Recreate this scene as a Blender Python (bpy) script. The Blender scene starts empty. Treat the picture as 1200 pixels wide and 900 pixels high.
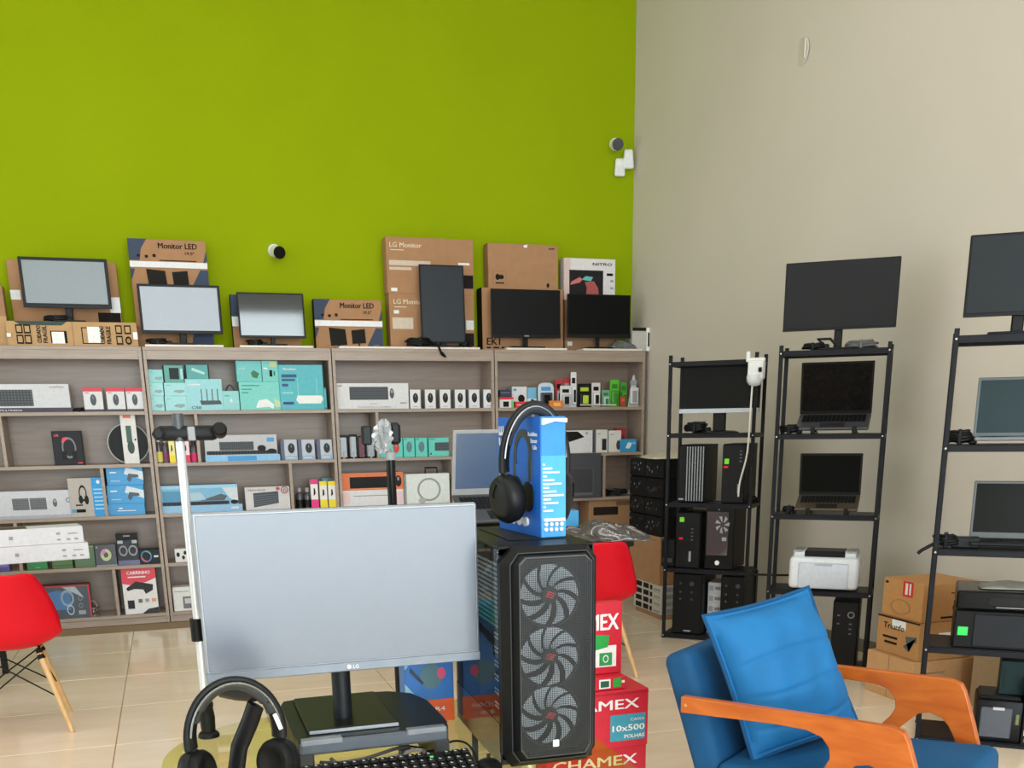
import bpy, bmesh, math, random
from mathutils import Vector, Matrix
random.seed(7)
R = math.radians
scene = bpy.context.scene
COL = scene.collection

# ------------------------------------------------------------------ camera
F_PX, PPX, PPY = 1183.22, 602.717, 824.85          # focal length and principal point (1200x900 frame, cropped from a taller photo)
PITCH, ROLL, YAW, EYE = .2723096, -.0139155, .317445, 1.5
fw = Vector((math.sin(YAW)*math.cos(PITCH), math.cos(YAW)*math.cos(PITCH), -math.sin(PITCH)))
rt0 = Vector((math.cos(YAW), -math.sin(YAW), 0)); up0 = rt0.cross(fw)
rt = rt0*math.cos(ROLL) + up0*math.sin(ROLL); up = -rt0*math.sin(ROLL) + up0*math.cos(ROLL)
cd = bpy.data.cameras.new('camera'); cam = bpy.data.objects.new('camera', cd); COL.objects.link(cam)
cd.sensor_fit = 'HORIZONTAL'; cd.sensor_width = 36; cd.lens = F_PX/1200*36
cd.shift_x = (600-PPX)/1200; cd.shift_y = (PPY-450)/1200; cd.clip_start = .05; cd.clip_end = 200
m3 = Matrix((rt, up, -fw)).transposed(); cam.matrix_world = Matrix.Translation((0, 0, EYE)) @ m3.to_4x4()
scene.camera = cam
# ------------------------------------------------------------------ world, daylight through the shop front, exposure
w = bpy.data.worlds.new('sky'); scene.world = w; w.use_nodes = True
bg = w.node_tree.nodes['Background']; bg.inputs[0].default_value = (.82, .91, 1, 1); bg.inputs[1].default_value = 2.0
def area_light(name, loc, rot, sx, sy, energy, col):
    l = bpy.data.lights.new(name, 'AREA'); l.shape = 'RECTANGLE'; l.size = sx; l.size_y = sy; l.energy = energy; l.color = col
    o = bpy.data.objects.new(name, l); COL.objects.link(o); o.location = loc; o.rotation_euler = rot; return o
area_light('shop_front_daylight', (.75, -6.1, 2.25), (R(90), 0, 0), 7.5, 4.3, 880, (.955, .98, 1))
for ly in (.2, 2.7, 5.2): area_light('added_ceiling_fill', (-.6, ly, 5.12), (0, 0, 0), 7.0, .25, 50, (1, .95, .9))  # unseen overhead fill lights, added to brighten the floor
area_light('added_side_fill', (-5.8, 4.4, 1.9), (R(90), 0, R(-90)), 4.2, 3.0, 60, (.97, .985, 1))  # fill light added from the left to lift the right wall
vs = scene.view_settings; vs.view_transform = 'Standard'; vs.look = 'None'; vs.gamma = 1; vs.use_curve_mapping = False; vs.exposure = -.06

# ------------------------------------------------------------------ photo pixel -> point on a chosen real plane
EYEV = Vector((0, 0, EYE))
def ray(x, y): return fw + rt*((x-PPX)/F_PX) - up*((y-PPY)/F_PX)
def onY(x, y, v): d = ray(x, y); return EYEV + d*(v/d.y)
def onZ(x, y, v): d = ray(x, y); return EYEV + d*((v-EYE)/d.z)
def proj(p):
    v = Vector(p)-EYEV; z = v.dot(fw); return PPX+F_PX*v.dot(rt)/z, PPY-F_PX*v.dot(up)/z

# ------------------------------------------------------------------ materials
def lin(c):
    return tuple(((v/255)/12.92 if v/255 <= .04045 else ((v/255+.055)/1.055)**2.4) for v in c)
MC = {}
def C(r, g, b, rough=.55, metal=0., spec=.5, var=.05, scale=40., bump=0., alpha=None):
    key = (r, g, b, rough, metal, spec, var, scale, bump, alpha)
    if key in MC: return MC[key]
    m = bpy.data.materials.new('paint_%d_%d_%d' % (r, g, b)); m.use_nodes = True; nt = m.node_tree; p = nt.nodes['Principled BSDF']
    c = lin((r, g, b))
    if max(r, g, b) < 62 and spec == .5: spec = .22; c = tuple(v*.6 for v in c)       # matt black plastics
    tc = nt.nodes.new('ShaderNodeTexCoord'); nz = nt.nodes.new('ShaderNodeTexNoise'); nz.inputs['Scale'].default_value = scale
    rp = nt.nodes.new('ShaderNodeValToRGB'); rp.color_ramp.elements[0].position = .3; rp.color_ramp.elements[1].position = .7
    rp.color_ramp.elements[0].color = (*[x*(1-var) for x in c], 1); rp.color_ramp.elements[1].color = (*[min(1, x*(1+var)) for x in c], 1)
    nt.links.new(tc.outputs['Object'], nz.inputs['Vector']); nt.links.new(nz.outputs['Fac'], rp.inputs['Fac']); nt.links.new(rp.outputs['Color'], p.inputs['Base Color'])
    p.inputs['Roughness'].default_value = rough; p.inputs['Metallic'].default_value = metal; p.inputs['Specular IOR Level'].default_value = spec
    if bump:
        b_ = nt.nodes.new('ShaderNodeBump'); b_.inputs['Strength'].default_value = bump; b_.inputs['Distance'].default_value = .01
        nt.links.new(nz.outputs['Fac'], b_.inputs['Height']); nt.links.new(b_.outputs['Normal'], p.inputs['Normal'])
    MC[key] = m; return m
def mat_wood(name, c1, c2, rough, stretch, axis_scale=3.):
    m = bpy.data.materials.new(name); m.use_nodes = True; nt = m.node_tree; p = nt.nodes['Principled BSDF']
    tc = nt.nodes.new('ShaderNodeTexCoord'); mp = nt.nodes.new('ShaderNodeMapping'); mp.inputs['Scale'].default_value = stretch
    nz = nt.nodes.new('ShaderNodeTexNoise'); nz.inputs['Scale'].default_value = axis_scale; nz.inputs['Detail'].default_value = 6; nz.inputs['Distortion'].default_value = .4
    rp = nt.nodes.new('ShaderNodeValToRGB'); rp.color_ramp.elements[0].position = .3; rp.color_ramp.elements[1].position = .72
    rp.color_ramp.elements[0].color = (*lin(c1), 1); rp.color_ramp.elements[1].color = (*lin(c2), 1)
    nt.links.new(tc.outputs['Object'], mp.inputs['Vector']); nt.links.new(mp.outputs['Vector'], nz.inputs['Vector'])
    nt.links.new(nz.outputs['Fac'], rp.inputs['Fac']); nt.links.new(rp.outputs['Color'], p.inputs['Base Color'])
    p.inputs['Roughness'].default_value = rough; return m
def mat_glass(name, col, tint, rough=.02, transp=.9, ior_fac=1.45):
    # thin sheet glass: tinted see-through plus fresnel mirror
    m = bpy.data.materials.new(name); m.use_nodes = True; nt = m.node_tree; n = nt.nodes; n.clear()
    out = n.new('ShaderNodeOutputMaterial'); tr = n.new('ShaderNodeBsdfTransparent'); tr.inputs[0].default_value = (*lin(tint), 1)
    gl = n.new('ShaderNodeBsdfGlossy'); gl.inputs[0].default_value = (1, 1, 1, 1); gl.inputs['Roughness'].default_value = rough
    df = n.new('ShaderNodeBsdfDiffuse'); df.inputs[0].default_value = (*lin(col), 1)
    fr = n.new('ShaderNodeFresnel'); fr.inputs[0].default_value = ior_fac
    a = n.new('ShaderNodeMixShader'); a.inputs[0].default_value = transp; b = n.new('ShaderNodeMixShader')
    nt.links.new(df.outputs[0], a.inputs[1]); nt.links.new(tr.outputs[0], a.inputs[2])
    ge = n.new('ShaderNodeNewGeometry'); mu = n.new('ShaderNodeMath'); mu.operation = 'SUBTRACT'; mu.use_clamp = True     # mirror only on the outer face of the sheet
    nt.links.new(fr.outputs[0], mu.inputs[0]); nt.links.new(ge.outputs['Backfacing'], mu.inputs[1]); nt.links.new(mu.outputs[0], b.inputs[0]); nt.links.new(a.outputs[0], b.inputs[1]); nt.links.new(gl.outputs[0], b.inputs[2])
    nt.links.new(b.outputs[0], out.inputs[0]); return m
def mat_mesh(name, pitch, col, thr):
    # perforated sheet: sine lattice of see-through holes
    m = bpy.data.materials.new(name); m.use_nodes = True; nt = m.node_tree; n = nt.nodes; p = n['Principled BSDF']
    p.inputs['Base Color'].default_value = (*lin(col), 1); p.inputs['Roughness'].default_value = .4
    tc = n.new('ShaderNodeTexCoord'); sx = n.new('ShaderNodeSeparateXYZ'); nt.links.new(tc.outputs['Object'], sx.inputs[0])
    def mth(op, a, b):
        q = n.new('ShaderNodeMath'); q.operation = op
        for i, v in enumerate((a, b)):
            if v is None: continue
            if isinstance(v, (int, float)): q.inputs[i].default_value = v
            else: nt.links.new(v, q.inputs[i])
        return q.outputs[0]
    k = 2*math.pi/pitch
    s1 = mth('SINE', mth('MULTIPLY', sx.outputs[0], k*.5), None); s2 = mth('SINE', mth('MULTIPLY', sx.outputs[2], k*.5), None)
    hole = mth('GREATER_THAN', mth('ABSOLUTE', mth('MULTIPLY', s1, s2), None), thr)
    tr = n.new('ShaderNodeBsdfTransparent'); mx = n.new('ShaderNodeMixShader')
    nt.links.new(hole, mx.inputs[0]); nt.links.new(p.outputs[0], mx.inputs[1]); nt.links.new(tr.outputs[0], mx.inputs[2])
    nt.links.new(mx.outputs[0], n['Material Output'].inputs[0]); return m
SHELF = mat_wood('grey_brown_laminate', (150, 131, 118), (168, 150, 137), .36, (1.2, 8, 14))
BACKP = mat_wood('grey_brown_back_panel', (139, 118, 104), (156, 135, 121), .34, (1.0, 8, 12))
ARMW = mat_wood('orange_stained_wood', (176, 82, 22), (205, 110, 42), .3, (20, 2, 8))
LEGW = mat_wood('pale_beech', (205, 160, 105), (226, 186, 132), .45, (18, 18, 2))
CARD = C(172, 128, 92, .8, var=.05, scale=12); CARD2 = C(190, 152, 108, .8, var=.05, scale=12); CARD3 = C(160, 122, 90, .8, var=.05, scale=12)
BLACK = C(22, 22, 24, .45); BLACKG = C(14, 14, 16, .18); DARK = C(40, 41, 45, .5); RACKM = C(38, 38, 44, .42, metal=.3)
WHITE = C(226, 228, 232, .5); WHITEP = C(238, 238, 238, .6); GREYP = C(150, 152, 156, .5); SILVER = C(178, 182, 190, .32, metal=.5)
CHROME = C(205, 208, 212, .2, metal=.9); TAPE = C(222, 222, 224, .25)
TEAL = C(62, 170, 170, .45); TEAL2 = C(158, 214, 218, .45); TEAL3 = C(142, 206, 208, .45); TEAL4 = C(70, 172, 186, .45)
RED = C(222, 30, 46, .38); NAVY = C(52, 66, 92, .7); INK = C(40, 34, 32, .8)
def scr(r, g, b, rough, spec): return C(r, g, b, rough, 0, spec, .02)

# ------------------------------------------------------------------ mesh building
class MB:
    def __init__(s): s.v = []; s.f = []
    def add(s, vs_, fs_):
        n = len(s.v); s.v += [tuple(v) for v in vs_]; s.f += [tuple(i+n for i in f) for f in fs_]; return s
    def box(s, x0, y0, z0, x1, y1, z1):
        return s.add([(x0,y0,z0),(x1,y0,z0),(x1,y1,z0),(x0,y1,z0),(x0,y0,z1),(x1,y0,z1),(x1,y1,z1),(x0,y1,z1)],
                     [(0,3,2,1),(4,5,6,7),(0,1,5,4),(1,2,6,5),(2,3,7,6),(3,0,4,7)])
    def rbox(s, x0, y0, z0, x1, y1, z1, r=.004, seg=1, only=None):
        bm = bmesh.new(); b = MB().box(x0, y0, z0, x1, y1, z1)
        vs_ = [bm.verts.new(v) for v in b.v]
        for f in b.f: bm.faces.new([vs_[i] for i in f])
        ed = list(bm.edges)
        if only is not None: ed = [e for e in ed if abs((e.verts[0].co-e.verts[1].co).normalized()[only]) > .9]
        bmesh.ops.bevel(bm, geom=ed, offset=r, segments=seg, profile=.5, affect='EDGES')
        bm.verts.ensure_lookup_table(); bm.verts.index_update()
        s.add([v.co[:] for v in bm.verts], [[v.index for v in f.verts] for f in bm.faces]); bm.free(); return s
    def cyl(s, p0, p1, r0, r1=None, n=12, caps=True):
        r1 = r0 if r1 is None else r1; p0 = Vector(p0); p1 = Vector(p1); d = (p1-p0).normalized()
        a = d.orthogonal().normalized(); b = d.cross(a); vs_ = []
        for p, r in ((p0, r0), (p1, r1)):
            for i in range(n): t = 2*math.pi*i/n; vs_.append(p+a*(r*math.cos(t))+b*(r*math.sin(t)))
        fs_ = [(i, (i+1) % n, n+(i+1) % n, n+i) for i in range(n)]
        if caps: fs_ += [tuple(reversed(range(n))), tuple(range(n, 2*n))]
        return s.add(vs_, fs_)
    def tube(s, pts, r, n=8, closed=False, flat=1.0, upv=None):
        pts = [Vector(p) for p in pts]; N = len(pts); vs_ = []; prev = None
        for i, p in enumerate(pts):
            d = (pts[(i+1) % N]-pts[i-1]) if closed else (pts[min(i+1, N-1)]-pts[max(i-1, 0)])
            d.normalize()
            if upv is not None: a = Vector(upv)-d*d.dot(Vector(upv)); a.normalize()
            elif prev is None: a = d.orthogonal().normalized()
            else: a = (prev-d*prev.dot(d)).normalized()
            prev = a; b = d.cross(a); rr = r[i] if isinstance(r, (list, tuple)) else r
            for k in range(n): t = 2*math.pi*k/n; vs_.append(p+a*(rr*math.cos(t))+b*(rr*flat*math.sin(t)))
        fs_ = []
        for i in range(N if closed else N-1):
            j = (i+1) % N
            for k in range(n): fs_.append((i*n+k, i*n+(k+1) % n, j*n+(k+1) % n, j*n+k))
        if not closed: fs_ += [tuple(reversed(range(n))), tuple(range((N-1)*n, N*n))]
        return s.add(vs_, fs_)
    def prism(s, poly, fn, d0, d1):
        # poly: 2-D outline; fn(u, v, depth) -> xyz
        n = len(poly); vs_ = [fn(u, v, d0) for u, v in poly]+[fn(u, v, d1) for u, v in poly]
        return s.add(vs_, [tuple(reversed(range(n))), tuple(range(n, 2*n))]+[(i, (i+1) % n, n+(i+1) % n, n+i) for i in range(n)])
    def lathe(s, prof, n=20, o=(0, 0, 0)):
        vs_ = []; m = len(prof)
        for r, z in prof:
            for i in range(n): t = 2*math.pi*i/n; vs_.append((o[0]+r*math.cos(t), o[1]+r*math.sin(t), o[2]+z))
        fs_ = [(j*n+i, j*n+(i+1) % n, (j+1)*n+(i+1) % n, (j+1)*n+i) for j in range(m-1) for i in range(n)]
        fs_ += [tuple(reversed(range(n))), tuple(range((m-1)*n, m*n))]
        return s.add(vs_, fs_)
    def grid(s, fn, nu, nv):
        vs_ = [fn(i/nu, j/nv) for j in range(nv+1) for i in range(nu+1)]; k = nu+1
        return s.add(vs_, [(j*k+i, j*k+i+1, (j+1)*k+i+1, (j+1)*k+i) for j in range(nv) for i in range(nu)])
    def xf(s, M): s.v = [tuple(M @ Vector(v)) for v in s.v]; return s
    def mesh(s, name, mat, smooth=None):
        me = bpy.data.meshes.new(name); me.from_pydata(s.v, [], s.f); me.update()
        bm = bmesh.new(); bm.from_mesh(me); bmesh.ops.recalc_face_normals(bm, faces=bm.faces); bm.to_mesh(me); bm.free()
        if smooth:
            for p in me.polygons: p.use_smooth = True
            me.set_sharp_from_angle(angle=R(smooth))
        me.materials.append(mat); return me
    def build(s, name, mat, parent=None, loc=(0, 0, 0), rot=(0, 0, 0), smooth=None):
        return place(name, s.mesh(name, mat, smooth), parent, loc, rot)
def place(name, me, parent=None, loc=(0, 0, 0), rot=(0, 0, 0)):
    o = bpy.data.objects.new(name, me); COL.objects.link(o); o.location = loc; o.rotation_euler = rot; o.parent = parent; return o
USED = {}
def tag(o, label, cat, group=None):
    o['label'] = label; o['category'] = cat
    if group: o['group'] = group
    return o
def thing(name, label, cat, loc=(0, 0, 0), rz=0., group=None):
    o = bpy.data.objects.new(name, None); o.empty_display_size = .05; COL.objects.link(o); o.location = loc; o.rotation_euler = (0, 0, rz)
    return tag(o, label, cat, group)
def struct(o): o['kind'] = 'structure'; return o
def copy_tree(o, parent=None):
    c = o.copy(); COL.objects.link(c); c.parent = parent
    for ch in list(o.children): copy_tree(ch, c)
    return c
def text_mesh(txt, size, mat, bold=.0):
    cu = bpy.data.curves.new('lettering', 'FONT'); cu.body = txt; cu.size = size; cu.offset = bold*size; cu.resolution_u = 2; cu.extrude = .0004
    o = bpy.data.objects.new('lettering', cu); COL.objects.link(o)
    me = bpy.data.meshes.new_from_object(o); bpy.data.objects.remove(o); bpy.data.curves.remove(cu)
    me.name = 'lettering'; me.materials.clear(); me.materials.append(mat); return me
def text_on(parent, txt, origin, ux, uy, size, mat, width=None, bold=0.):
    """flat lettering: baseline start at origin, reading along ux, upright along uy; width squeezes it to a length"""
    me = text_mesh(txt, size, mat, bold)
    if width:
        xs = [v.co.x for v in me.vertices]; wd = max(xs)-min(xs)
        for v in me.vertices: v.co.x = (v.co.x-min(xs))*width/max(wd, 1e-6)
    if len(me.vertices) and size > .02:          # heavier strokes: a second copy of the outline set a hair to the side, same lettering object
        bm = bmesh.new(); bm.from_mesh(me); ret = bmesh.ops.duplicate(bm, geom=bm.verts[:]+bm.edges[:]+bm.faces[:])
        bmesh.ops.translate(bm, verts=[g for g in ret['geom'] if isinstance(g, bmesh.types.BMVert)], vec=(size*.045, size*.02, .00003)); bm.to_mesh(me); bm.free()
    ux = Vector(ux).normalized(); uy = Vector(uy).normalized(); n = ux.cross(uy)
    M = Matrix((ux, uy, n)).transposed().to_4x4(); M.translation = Vector(origin)+n*.0006
    for v in me.vertices: v.co = M @ v.co
    return place('lettering', me, parent)
# ------------------------------------------------------------------ printed cartons
FACE = {'front': lambda w, d, h: (lambda u, v, t: (-w/2+u*w, -t, v*h)),
        'left': lambda w, d, h: (lambda u, v, t: (-w/2-t, d*(1-u), v*h)),
        'right': lambda w, d, h: (lambda u, v, t: (w/2+t, d*u, v*h)),
        'top': lambda w, d, h: (lambda u, v, t: (-w/2+u*w, v*d, h+t))}
def ell(u0, v0, u1, v1, n=20, k=1.): return [((u0+u1)/2+k*(u1-u0)/2*math.cos(2*math.pi*i/n), (v0+v1)/2+k*(v1-v0)/2*math.sin(2*math.pi*i/n)) for i in range(n)]
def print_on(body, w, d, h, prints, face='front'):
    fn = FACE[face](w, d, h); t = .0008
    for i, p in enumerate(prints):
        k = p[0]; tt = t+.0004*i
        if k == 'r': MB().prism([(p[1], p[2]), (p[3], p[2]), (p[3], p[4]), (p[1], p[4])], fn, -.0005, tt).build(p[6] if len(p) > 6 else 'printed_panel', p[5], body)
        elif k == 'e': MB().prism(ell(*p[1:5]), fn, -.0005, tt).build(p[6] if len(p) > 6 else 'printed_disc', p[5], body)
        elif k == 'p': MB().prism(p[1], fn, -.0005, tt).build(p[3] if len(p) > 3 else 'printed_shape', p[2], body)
        elif k == 'o':          # ring: ('o', u0,v0,u1,v1, mat, inner)
            a = ell(*p[1:5], n=24); b = ell(*p[1:5], n=24, k=p[6]); n = 24; mb = MB()
            mb.add([fn(u, v, tt) for u, v in a]+[fn(u, v, tt) for u, v in b]+[fn(u, v, -.0005) for u, v in a]+[fn(u, v, -.0005) for u, v in b],
                   [f for i_ in range(n) for f in ((i_, (i_+1) % n, n+(i_+1) % n, n+i_), (i_, 2*n+i_, 2*n+(i_+1) % n, (i_+1) % n), (n+i_, n+(i_+1) % n, 3*n+(i_+1) % n, 3*n+i_))])
            mb.build('printed_ring', p[5], body)
        elif k == 't':          # ('t', text, u, v, height fraction, mat, width fraction or None, turned 90 or not)
            o_ = Vector(fn(p[2], p[3], tt)); ux = Vector(fn(1, 0, 0))-Vector(fn(0, 0, 0)); uy = Vector(fn(0, 1, 0))-Vector(fn(0, 0, 0))
            L = ux.length
            if len(p) > 7 and p[7]: ux, uy = uy, -ux; L = ux.length
            text_on(body, p[1], o_, ux, uy, p[4]*h, p[5], p[6]*L if len(p) > 6 and p[6] else None)
        elif k == 'k':          # printed keyboard: dark plate with rows of key caps ('k',u0,v0,u1,v1,platemat,keymat,cols,rows)
            _, u0, v0, u1, v1, m1, m2, nc, nr = p
            MB().prism([(u0, v0), (u1, v0), (u1, v1), (u0, v1)], fn, -.0005, tt).build('printed_keyboard', m1, body)
            mb = MB(); du = (u1-u0)/nc; dv = (v1-v0)/nr
            for a in range(nc):
                for b in range(nr):
                    x, y = u0+a*du, v0+b*dv
                    mb.prism([(x+.15*du, y+.15*dv), (x+.85*du, y+.15*dv), (x+.85*du, y+.85*dv), (x+.15*du, y+.85*dv)], fn, tt-.0002, tt+.0003)
            mb.build('printed_keys', m2, body)
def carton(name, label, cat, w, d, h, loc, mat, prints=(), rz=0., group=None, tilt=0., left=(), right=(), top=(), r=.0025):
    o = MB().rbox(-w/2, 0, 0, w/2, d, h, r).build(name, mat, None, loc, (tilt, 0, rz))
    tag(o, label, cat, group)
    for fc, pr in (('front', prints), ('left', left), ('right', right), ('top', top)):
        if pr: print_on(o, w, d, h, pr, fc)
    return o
def span(x0, x1, yt, zb, Y):
    """real left edge, right edge and height of a thing standing at height zb whose front lies in the plane Y"""
    P = onY((x0+x1)/2, yt, Y); ym = proj((P.x, Y, (P.z+zb)/2))[1]
    return onY(x0, ym, Y).x, onY(x1, ym, Y).x, P.z-zb
SZ = [2.076, 1.615, 1.231, .848, .465, .078]           # top of the bookcase and its shelf tops
def on_shelf(name, label, cat, x0, x1, yt, row, d, mat, prints=(), setback=.03, zb=None, **kw):
    Y = 8.40+setback; z = SZ[row] if zb is None else zb; a, b, h = span(x0, x1, yt, z, Y)
    return carton(name, label, cat, b-a, d, h, ((a+b)/2, Y, z), mat, prints, **kw)
def top_z(o): return o.location.z + max(v.co.z for v in o.data.vertices)

# ------------------------------------------------------------------ screens, laptops, towers, cables
def monitor(label, loc, w, h, zc, rz=0., bez=BLACK, scrm=None, chin=.014, side=.008, tilt=0., neck=.045, base=(.24, .18), basemat=None, neckmat=None, chinmat=None, group=None, round_base=False, thick=.032, logo=None, nx=0.):
    """loc: foot of the stand; zc: height of the panel's lower edge above the foot"""
    t = thing('monitor', label, 'monitor', loc, rz, group); basemat = basemat or bez; neckmat = neckmat or bez
    Mx = Matrix.Translation((0, 0, zc)) @ Matrix.Rotation(tilt, 4, 'X')
    MB().rbox(-w/2, -thick*.5, 0, w/2, 0, h, .004).rbox(-w*.36, 0, h*.12, w*.36, thick*.6, h*.86, .01).xf(Mx).build('housing', bez, t)
    MB().rbox(-w/2+side, -thick*.5-.0015, chin, w/2-side, -thick*.5+.002, h-side, .001).xf(Mx).build('screen', scrm, t)
    if chin > .01: MB().rbox(-w/2, -thick*.5-.003, 0, w/2, -thick*.5+.003, chin-.001, .001).xf(Mx).build('chin', chinmat or bez, t)
    if logo: MB().box(-.02, -thick*.5-.004, chin*.35, .02, -thick*.5-.002, chin*.65).xf(Mx).build('logo', logo, t)
    MB().rbox(nx-neck/2, thick*.2, .008, nx+neck/2, thick*.2+.03, zc+h*.35, .006).build('neck', neckmat, t)
    if round_base: MB().lathe([(base[0]/2, 0), (base[0]/2, .006), (base[0]*.4, .014), (.03, .018)], 28, (nx, .02, 0)).build('base', basemat, t, smooth=40)
    else: MB().rbox(nx-base[0]/2, -base[1]*.55, 0, nx+base[0]/2, base[1]*.45, .012, .004).build('base', basemat, t)
    return t
def laptop(label, loc, w, d, h, rz, open_a, body, lidm, scrm, keym, sidem=None, group=None, tray=0., bezel=.012, chin=.02):
    """open_a: lean of the lid backwards from upright"""
    t = thing('laptop', label, 'laptop', loc, rz, group)
    Mb = Matrix.Translation((0, 0, .004)) @ Matrix.Rotation(tray, 4, 'X')
    MB().rbox(-w/2, 0, 0, w/2, d, .016, .005).xf(Mb).build('keyboard_base', body, t)
    mb = MB(); nc, nr = 15, 5
    for i in range(nc):
        for j in range(nr):
            x = -w*.44+i*w*.88/nc; y = d*.42+j*d*.46/nr; mb.box(x+.0015, y+.0015, .016, x+w*.88/nc-.0015, y+d*.46/nr-.0015, .0185)
    mb.xf(Mb).build('keys', keym, t)
    MB().rbox(-w*.17, d*.06, .0155, w*.17, d*.36, .0168, .0005).xf(Mb).build('trackpad', keym if sidem is None else sidem, t)
    Ml = Mb @ Matrix.Translation((0, d, .012)) @ Matrix.Rotation(-open_a, 4, 'X')
    MB().rbox(-w/2, -.004, 0, w/2, .004, h, .003).xf(Ml).build('lid', lidm, t)
    MB().rbox(-w/2+bezel, -.0055, chin, w/2-bezel, -.003, h-bezel, .001).xf(Ml).build('screen', scrm, t)
    MB().cyl((-w*.4, d, .012), (w*.4, d, .012), .006, n=8).xf(Mb).build('hinge', lidm, t)
    return t
def cable(name, label, pts, r, mat, cat='cable', group=None, smooth_n=4):
    P = [Vector(p) for p in pts]; out = []
    for i in range(len(P)-1):
        p0, p1, p2, p3 = P[max(i-1, 0)], P[i], P[i+1], P[min(i+2, len(P)-1)]
        for k in range(smooth_n):
            s = k/smooth_n; out.append(.5*((2*p1)+(p2-p0)*s+(2*p0-5*p1+4*p2-p3)*s*s+(3*p1-p0-3*p2+p3)*s**3))
    out.append(P[-1]); c0 = P[0].copy(); c0.z = min(p.z for p in P)-r
    return tag(MB().tube([p-c0 for p in out], r, 6).build(name, mat, None, c0, smooth=60), label, cat, group)
def coil(name, label, loc, rx, ry, r, mat, turns=3, rz=0., tail=None, group=None, plug=True, seed=0):
    """a tied bundle of cable: a few uneven loops, a tie and a plug"""
    rnd = random.Random(seed+int(loc[0]*100)); t = thing(name, label, 'cable', loc, rz, group); pts = []
    for k in range(turns):
        ox, oz = rnd.uniform(-.1, .1)*rx, r+k*r*1.5
        for i in range(12):
            a = 2*math.pi*i/12; pts.append((rx*rnd.uniform(.85, 1.1)*math.cos(a)+ox, ry*rnd.uniform(.8, 1.1)*math.sin(a), oz+r*i/12*1.5+r*.6*abs(math.sin(a*2))))
    if tail: pts += [tuple(p) for p in tail]
    MB().tube(pts, r, 6).build('cord', mat, t, smooth=60)
    MB().rbox(-r*1.2, -ry*1.2, 0, r*1.2, ry*1.2, r*(2+turns*1.6), r*.5).build('tie', mat, t)
    if plug: MB().rbox(rx*.75, -ry*.4, 0, rx*1.45, ry*.45, r*4.2, r*.8).build('plug', mat, t)
    return t
def tower(label, loc, w, d, h, rz, body=BLACK, face=None, group=None, name='computer_tower'):
    t = thing(name, label, 'computer', loc, rz, group)
    MB().rbox(-w/2, .018, 0, w/2, d, h, .003).build('case', body, t)
    fp = MB().rbox(-w/2, 0, .004, w/2, .02, h-.002, .006).build('front_panel', face or body, t)
    return t, fp
# ================================================================== the room
GREEN = C(146, 165, 5, .8, spec=.1, var=.025, scale=1.5); BEIGE = C(210, 201, 190, .8, spec=.25, var=.02, scale=1.2)
PLAST = C(226, 224, 216, .8, spec=.2, var=.02, scale=2)
HC = 5.2
def wrx(y): return 4.02+(8.75-y)*.068                  # face of the right wall (slightly out of square)
struct(MB().box(-5.7, 8.75, 0, 4.3, 8.9, HC).build('wall_back', GREEN))
struct(MB().prism([(4.02, 8.75), (wrx(-6.1), -6.1), (wrx(-6.1)+.15, -6.1), (4.2, 8.9)], lambda u, v, t: (u, v, t), 0, HC).build('wall_right', BEIGE))
def wall_with_hole(name, a0, a1, b0, b1, z0, z1, fn):
    m = MB()
    for (p, q, r_, s_) in ((a0, b0, 0, HC), (b1, a1, 0, HC), (b0, b1, 0, z0), (b0, b1, z1, HC)):
        m.prism([(p, r_), (q, r_), (q, s_), (p, s_)], fn, 0, .12)
    return struct(m.build(name, PLAST))
wall_with_hole('wall_front', -5.7, wrx(-6.1), -3.0, 4.5, .1, 4.4, lambda u, v, t: (u, -5.95-t, v))
wall_with_hole('wall_left', -6.07, 8.75, 2.3, 6.5, .4, 3.4, lambda u, v, t: (-5.55-t, u, v))  # opening added for the left fill light
struct(MB().box(-5.7, -6.1, HC, 5.3, 8.9, HC+.1).build('ceiling', C(215, 214, 208, .85, var=.01)))
PANE = mat_glass('clear_pane', (230, 240, 240), (245, 250, 250), .01, 1., 1.2); FRAME = C(60, 62, 66, .4, metal=.3)
def window(name, u0, u1, z0, z1, nu, nz, fn):
    m = MB()
    for i in range(nu+1): u = u0+(u1-u0)*i/nu; m.prism([(u-.03, z0), (u+.03, z0), (u+.03, z1), (u-.03, z1)], fn, .03, .09)
    for j in range(nz+1): z = z0+(z1-z0)*j/nz; m.prism([(u0, z-.03), (u1, z-.03), (u1, z+.03), (u0, z+.03)], fn, .03, .09)
    o = struct(m.build(name, FRAME))
    for i in range(nu):
        for j in range(nz):
            a, b = u0+(u1-u0)*i/nu+.03, u0+(u1-u0)*(i+1)/nu-.03; c, d = z0+(z1-z0)*j/nz+.03, z0+(z1-z0)*(j+1)/nz-.03
            MB().prism([(a, c), (b, c), (b, d), (a, d)], fn, .057, .063).build('pane', PANE, o)
window('window_1', -3.0, 4.5, .1, 4.4, 5, 2, lambda u, v, t: (u, -5.95-t, v))
window('added_window', 2.3, 6.5, .4, 3.4, 3, 2, lambda u, v, t: (-5.55-t, u, v))  # unseen left window, added to let the side fill light in
# floor: a grout bed with separate polished porcelain tiles
fl = struct(MB().box(-5.6, -6.0, -.05, 5.05, 8.75, -.003).build('floor', C(150, 128, 100, .7)))
TS = .75
def tile_mat():
    m = mat_wood('polished_porcelain', (232, 209, 182), (242, 222, 200), .16, (1, 3, 1), 2.2)
    return m
tile_me = MB().rbox(-TS/2+.002, -TS/2+.002, -.012, TS/2-.002, TS/2-.002, 0, .002).mesh('tile', tile_mat())
for i in range(14):
    for j in range(20):
        x = -5.23+i*TS-.03; y = -5.77+j*TS-.005
        if x+TS/2 > wrx(y): continue
        if y+TS/2 > 8.76: continue
        place('tile', tile_me, fl, (x, y, 0))
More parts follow.
